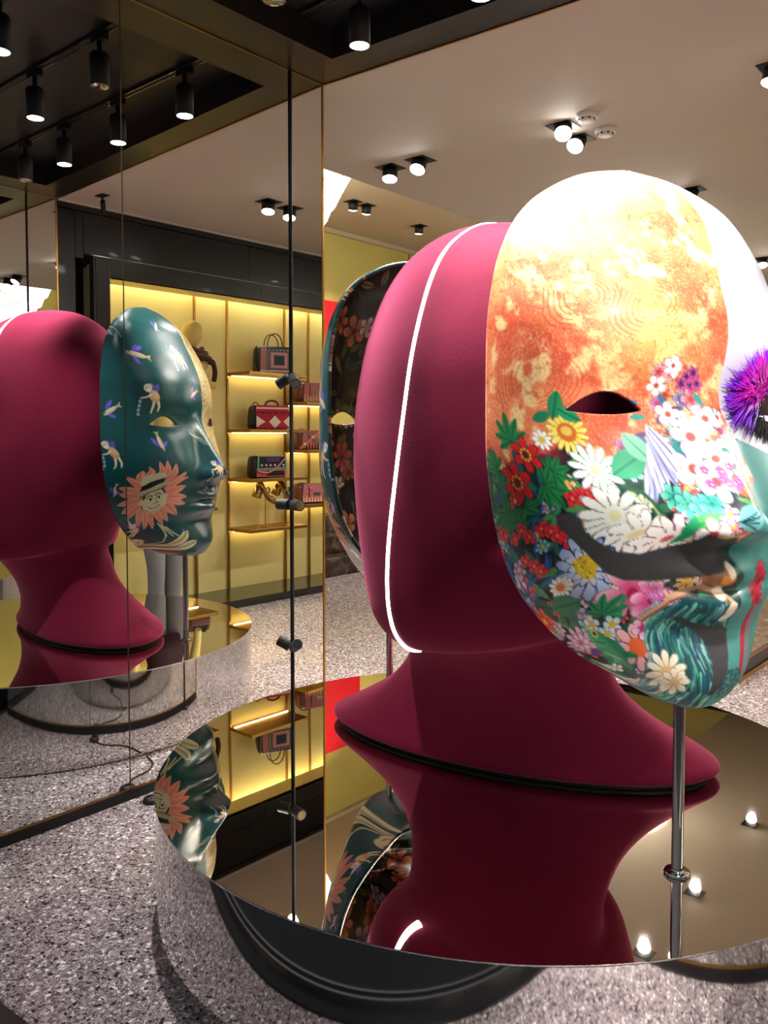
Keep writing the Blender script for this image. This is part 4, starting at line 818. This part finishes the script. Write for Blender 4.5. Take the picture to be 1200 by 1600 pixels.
# dark flap bag
b = bag('flap_bag', 'black flap bag with green border, dots and pink shoulder strap on the third shelf', 2.12, 1.11, .3, .36, .205, .13, LE_BLK, .8)
gn = col('mint_weave', (104, 176, 150), .7); pk2 = col('rose_weave', (206, 110, 126), .7)
rectp(MB(), -.13, .17, .01, .08, f - .008).build('front_panel', pk2, b); rectp(MB(), -.03, .15, .02, .065, f - .004).build('pattern_block', LE_BLK, b)
MB().prism_y([(-.125, .075), (.17, .085), (.165, .205), (-.12, .205)], f - .01, f + .004).build('flap', gn, b); MB().prism_y([(-.108, .092), (.155, .10), (.152, .198), (-.106, .198)], f + .004, f + .007).build('flap_panel', LE_BLK, b)
MB().prism_y([(-.03, .15), (.10, .15), (.10, .19), (-.03, .19)], f + .007, f + .009).build('flap_patch', col('plum_weave', (72, 40, 110), .7), b)
mb = MB()
for k in range(6): mb.ball((-.085 + k * .044, f + .008, .118), .011, .004, .011, 10, 6)
mb.build('dots', wt, b)['kind'] = 'stuff'
MB().tube(cat([(-.13, .06, .09), (-.10, .085, .055), (-.02, .09, .05), (.07, .09, .10), (.15, .085, .18)]), .008, 8).build('shoulder_strap', col('strap_pink', (214, 130, 140), .6), b)
# bags beside the pole
def pinkbag(name, label, t, z, band):
    b = bag(name, label, t, z, .28, .36, .19, .13, LE_BRN, .75); p1 = col('coral_weave', (214, 112, 106), .7); p2 = col('dusty_pink_weave', (190, 116, 122), .7)
    rectp(MB(), -.12, .175, .01, .095, f - .01).build('front_panel', p1, b)
    for k in range(9): MB().prism_y([(-.12 + .032 * k, .012), (-.10 + .032 * k, .012), (-.11 + .032 * k, .08)], f - .006, f - .004).build('point', cw if band != 1 else LE_BLK, b)
    MB().prism_y([(-.12, .09), (.175, .09), (.165, .19), (-.11, .19)], f - .02, f - .004).build('flap', p2, b)
    rectp(MB(), .0, .07, .075, .105, f - .004, .006).build('buckle', col('pewter', (150, 150, 156), .3, 1.), b)
    MB().lathe([(.016, 0), (.016, .006), (.010, .006), (.010, 0)], 16, (-.14, .05, .15), cap=False).build('ring', GOLD, b)
    MB().tube(cat([(-.17, .02, .17), (-.13, .06, .2), (-.06, .07, .17), (-.05, .075, .06)]), .006, 8).build('strap', LE_BRN, b)
    return b
pinkbag('pink_handbag', 'dusty pink handbag with brown sides on the highest shelf behind the light pole', 2.70, 1.835, 0)
b = pinkbag('strap_handbag', 'dark handbag with a wide orange patterned strap slung across, behind the light pole', 2.68, 1.368, 1)
sp = MB().add([(-.17, .085, .015), (-.14, .085, .004), (.12, .085, .20), (.09, .085, .225), (-.17, .093, .015), (-.14, .093, .004), (.12, .093, .20), (.09, .093, .225)], [(0, 1, 2, 3), (7, 6, 5, 4), (0, 4, 5, 1), (1, 5, 6, 2), (2, 6, 7, 3), (3, 7, 4, 0)]).build('wide_strap', col('orange_strap', (214, 120, 84), .6), b)
for x, z in ((-.11, .055), (-.02, .125), (.06, .19)): MB().ball((x, .094, z), .018, .004, .014, 12, 6).build('eye_motif', wt, b)
b = pinkbag('charm_handbag', 'coral fringed handbag with a pink star charm on the lowest bag shelf', 2.68, .84, 0)
MB().prism_y([((.035 if k % 2 == 0 else .015) * math.sin(k * math.pi / 5) - .03, .15 + (.035 if k % 2 == 0 else .015) * math.cos(k * math.pi / 5)) for k in range(10)], f, f + .006).build('star_charm', col('hot_pink', (230, 110, 160), .5), b)
b = bag('brown_handbag', 'dark brown handbag with raised flap on the low shelf behind the teal mask', 1.33, .881, .2, .2, .15, .1, LE_BRN, .4)
MB().prism_y([(-.09, .06), (.09, .06), (.05, .155), (-.05, .155)], .03, .04).build('flap', LE_BLK, b)
# shoes
def shoe(label, t, z, rot, pitch):
    fr = FR @ T(t, -.15, z) @ RZ(rot) @ Matrix.Scale(1.25, 4); s = thing('mary_jane_shoe', label, 'shoe', fr, 'gold shoes on the lowest shelf'); gm = col('gold_leather', (176, 146, 92), .25, .85); R = Matrix.Translation((0, 0, 0)) @ Matrix.Rotation(pitch, 4, 'Y'); rs = []; inn = []
    for x, w, zb, zt in ((-.105, .018, .085, .135), (-.09, .028, .078, .132), (-.06, .031, .070, .112), (-.02, .030, .045, .078), (.02, .032, .018, .050), (.05, .036, .006, .052), (.08, .037, .002, .048), (.11, .031, .002, .036), (.128, .018, .006, .022)):
        rs.append([(x, w * math.cos(a), (zb + zt) / 2 + (zt - zb) / 2 * math.sin(a)) for a in np.arange(0, 6.28, .3926)])
        if -.1 < x < .06: inn.append([(x, w * .8 * math.cos(a), zt - .004 + .006 * math.sin(a)) for a in np.arange(0, 6.28, .7853)])
    o = MB().rings(rs).build('upper', gm, s); o.matrix_local = R
    o2 = MB().rings(inn).build('insole', LE_BLK, s); o2.matrix_local = R
    o3 = MB().rings([[(-.10, -.022, .085), (-.055, -.025, .068), (-.055, .025, .068), (-.10, .022, .085)], [(-.108, -.024, .0), (-.056, -.027, .0), (-.056, .027, .0), (-.108, .024, .0)]]).build('heel', gm, s); o3.matrix_local = R
    o4 = MB().tube([(.0, .034 * math.cos(a), .062 + .04 * math.sin(a)) for a in np.arange(0, 3.2, .26)], .007, 8).build('strap', gm, s); o4.matrix_local = R
    MB().cyl((.01, 0, -.20 + .004), (.01, 0, .03), .003, 8).build('stand_rod', M_BRASS, s)
    MB().lathe([(.001, -.195), (.045, -.195), (.045, -.1995), (.001, -.1995)], 24, (.02, 0, 0), cap=False).build('stand_foot', M_BRASS, s)
    return s
shoe('gold block-heel strap shoe raised on a thin stand, seen from the side', 2.07, .895, 0, .35)
shoe('gold block-heel strap shoe turned toe-forward beside the light pole', 2.31, .895, 1.2, .45)
# bust and standing mannequin
bu = thing('mannequin_bust', 'pale gold egg-headed mannequin bust with dark patterned scarf behind the teal mask', 'mannequin', FR @ T(1.24, -.14, 1.9455) @ Matrix.Scale(1.08, 4)); pg = col('pale_gold_lacquer', (226, 206, 120), .3)
MB().lathe([(.001, 0), (.10, 0), (.11, .06), (.15, .16), (.14, .22), (.06, .26), (.038, .28), (.036, .33)], 32, cap=False).build('torso', pg, bu)
MB().rings([[(.03 * f_ + r * .082 * math.cos(a), r * .10 * math.sin(a) + .012, .295 + .215 * f_) for a in np.arange(0, 6.28, .262)] for f_, r in ((0, .25), (.04, .5), (.15, .74), (.35, .95), (.6, 1.0), (.8, .86), (.92, .6), (.98, .32), (1, .08))]).build('head', pg, bu)
sc_m = col('plum_scarf', (72, 22, 40), .7)
for k in range(4): MB().tube([((.075 + .03 * k) * math.cos(a) + .02, (.075 + .028 * k) * math.sin(a) + .02, .275 - .03 * k + .012 * math.sin(3 * a + k)) for a in np.arange(0, 6.3, .3)], .020, 8).build('scarf_fold', sc_m if k % 2 else col('brown_scarf', (110, 66, 50), .7), bu)
MB().tube(cat([(.12, .08, .22), (.16, .10, .17), (.17, .11, .10), (.15, .12, .03)]), [.02] * 25, 8).build('scarf_end', sc_m, bu)
mn = thing('standing_mannequin', 'standing mannequin in grey jeans mostly hidden behind the teal mask', 'mannequin', FR @ T(.64, .36, .0005) @ RZ(.1)); jn = col('grey_denim', (124, 126, 126), .9)
def limb(pts, rs_, n=14): return MB().tube(cat(pts, 5), list(np.interp(np.linspace(0, len(pts) - 1, (len(pts) - 1) * 5 + 1), range(len(pts)), rs_)), n)
for sx in (-1, 1):
    limb([(sx * .085, 0, .92), (sx * .088, .01, .70), (sx * .075, .02, .48), (sx * .07, .0, .25), (sx * .07, 0, .07)], [.095, .088, .068, .06, .056]).build('trouser_leg', jn, mn)
    limb([(sx * .07, -.06, .03), (sx * .07, .02, .035), (sx * .075, .12, .02)], [.03, .038, .02]).build('shoe', LE_BLK, mn)
    limb([(sx * .20, 0, 1.42), (sx * .25, -.02, 1.18), (sx * .26, .04, .95), (sx * .25, .08, .84)], [.052, .045, .035, .026]).build('arm', pg, mn)
MB().rings([[(r1 * math.cos(a), r2 * math.sin(a), z) for a in np.arange(0, 6.28, .262)] for z, r1, r2 in ((.84, .15, .11), (.95, .17, .12), (1.08, .14, .10), (1.25, .18, .12), (1.40, .19, .10), (1.47, .10, .07), (1.50, .05, .05), (1.56, .045, .05))]).build('coat', col('plum_coat', (60, 30, 44), .8), mn)
MB().ball((0, .01, 1.66), .08, .10, .12, 20, 14).build('head', pg, mn)

# ------------------------------------------------------------------ chandeliers of the shop
M_CRYS = mat('lit_crystal', (255, 252, 244), .15, emit=(255, 248, 232), estr=2.2)
def chandelier(loc, r0, h, label):
    c = thing('crystal_chandelier', label, 'chandelier', T(*loc), 'crystal chandeliers of the shop'); mb = MB(); R = random.Random(3)
    for tier in range(7):
        f_ = tier / 6; r = r0 * (1 - .8 * f_ ** 1.1); z = -h * f_; n = max(10, int(2 * math.pi * r / .052))
        for k in range(n):
            a = 2 * math.pi * k / n
            for dzz in np.arange(0, h / 6 + .06, .042):
                rr = r * (1 - .08 * dzz / .1); x, y, zz = rr * math.cos(a), rr * math.sin(a), z - dzz; e = .022
                mb.add([(x + e, y, zz), (x - e, y, zz), (x, y + e, zz), (x, y - e, zz), (x, y, zz + e * 1.2), (x, y, zz - e * 1.2)], [(0, 2, 4), (2, 1, 4), (1, 3, 4), (3, 0, 4), (2, 0, 5), (1, 2, 5), (3, 1, 5), (0, 3, 5)])
        MB().tube([(r * math.cos(a), r * math.sin(a), z + .012) for a in np.arange(0, 6.28, .2)], .008, 6, closed=True).build('ring', M_CHROME, c)
    mb.build('crystal_drops', M_CRYS, c)['kind'] = 'stuff'
    MB().cyl((0, 0, .012), (0, 0, .05), .10, 24).build('canopy', M_CHROME, c)
    return c
chandelier((-.98, 7.6, CEIL2 - .05), .70, .8, 'bright crystal chandelier hanging under the raised ceiling by the mirror edge')
chandelier((2.35, 8.8, CEIL - .05), .62, 1.0, 'bright crystal chandelier deep in the shop, its glow reflected in the plate')
# low display platform deep right
dp = thing('display_platform', 'low dark display platform with marble top and brass edges beyond the plinth', 'platform', FB @ T(.8, 3.7, 0))
MB().bbox(-.6, .57, -1.5, 1.8, .0005, .13, .003).build('base', M_BLACK, dp)
MB().bbox(-.61, .585, -1.51, 1.81, .13, .155, .003).build('marble_top', M_BROWNM, dp)
for z0, z1, g in ((.0005, .03, .008), (.128, .14, .018)):
    MB().box(.57, .57 + g, -1.5, 1.8, z0, z1).build('brass_edge', M_BRASS, dp); MB().box(-.6, .57, -1.5 - g, -1.5, z0, z1).build('brass_edge', M_BRASS, dp)
bpy.context.view_layer.update()
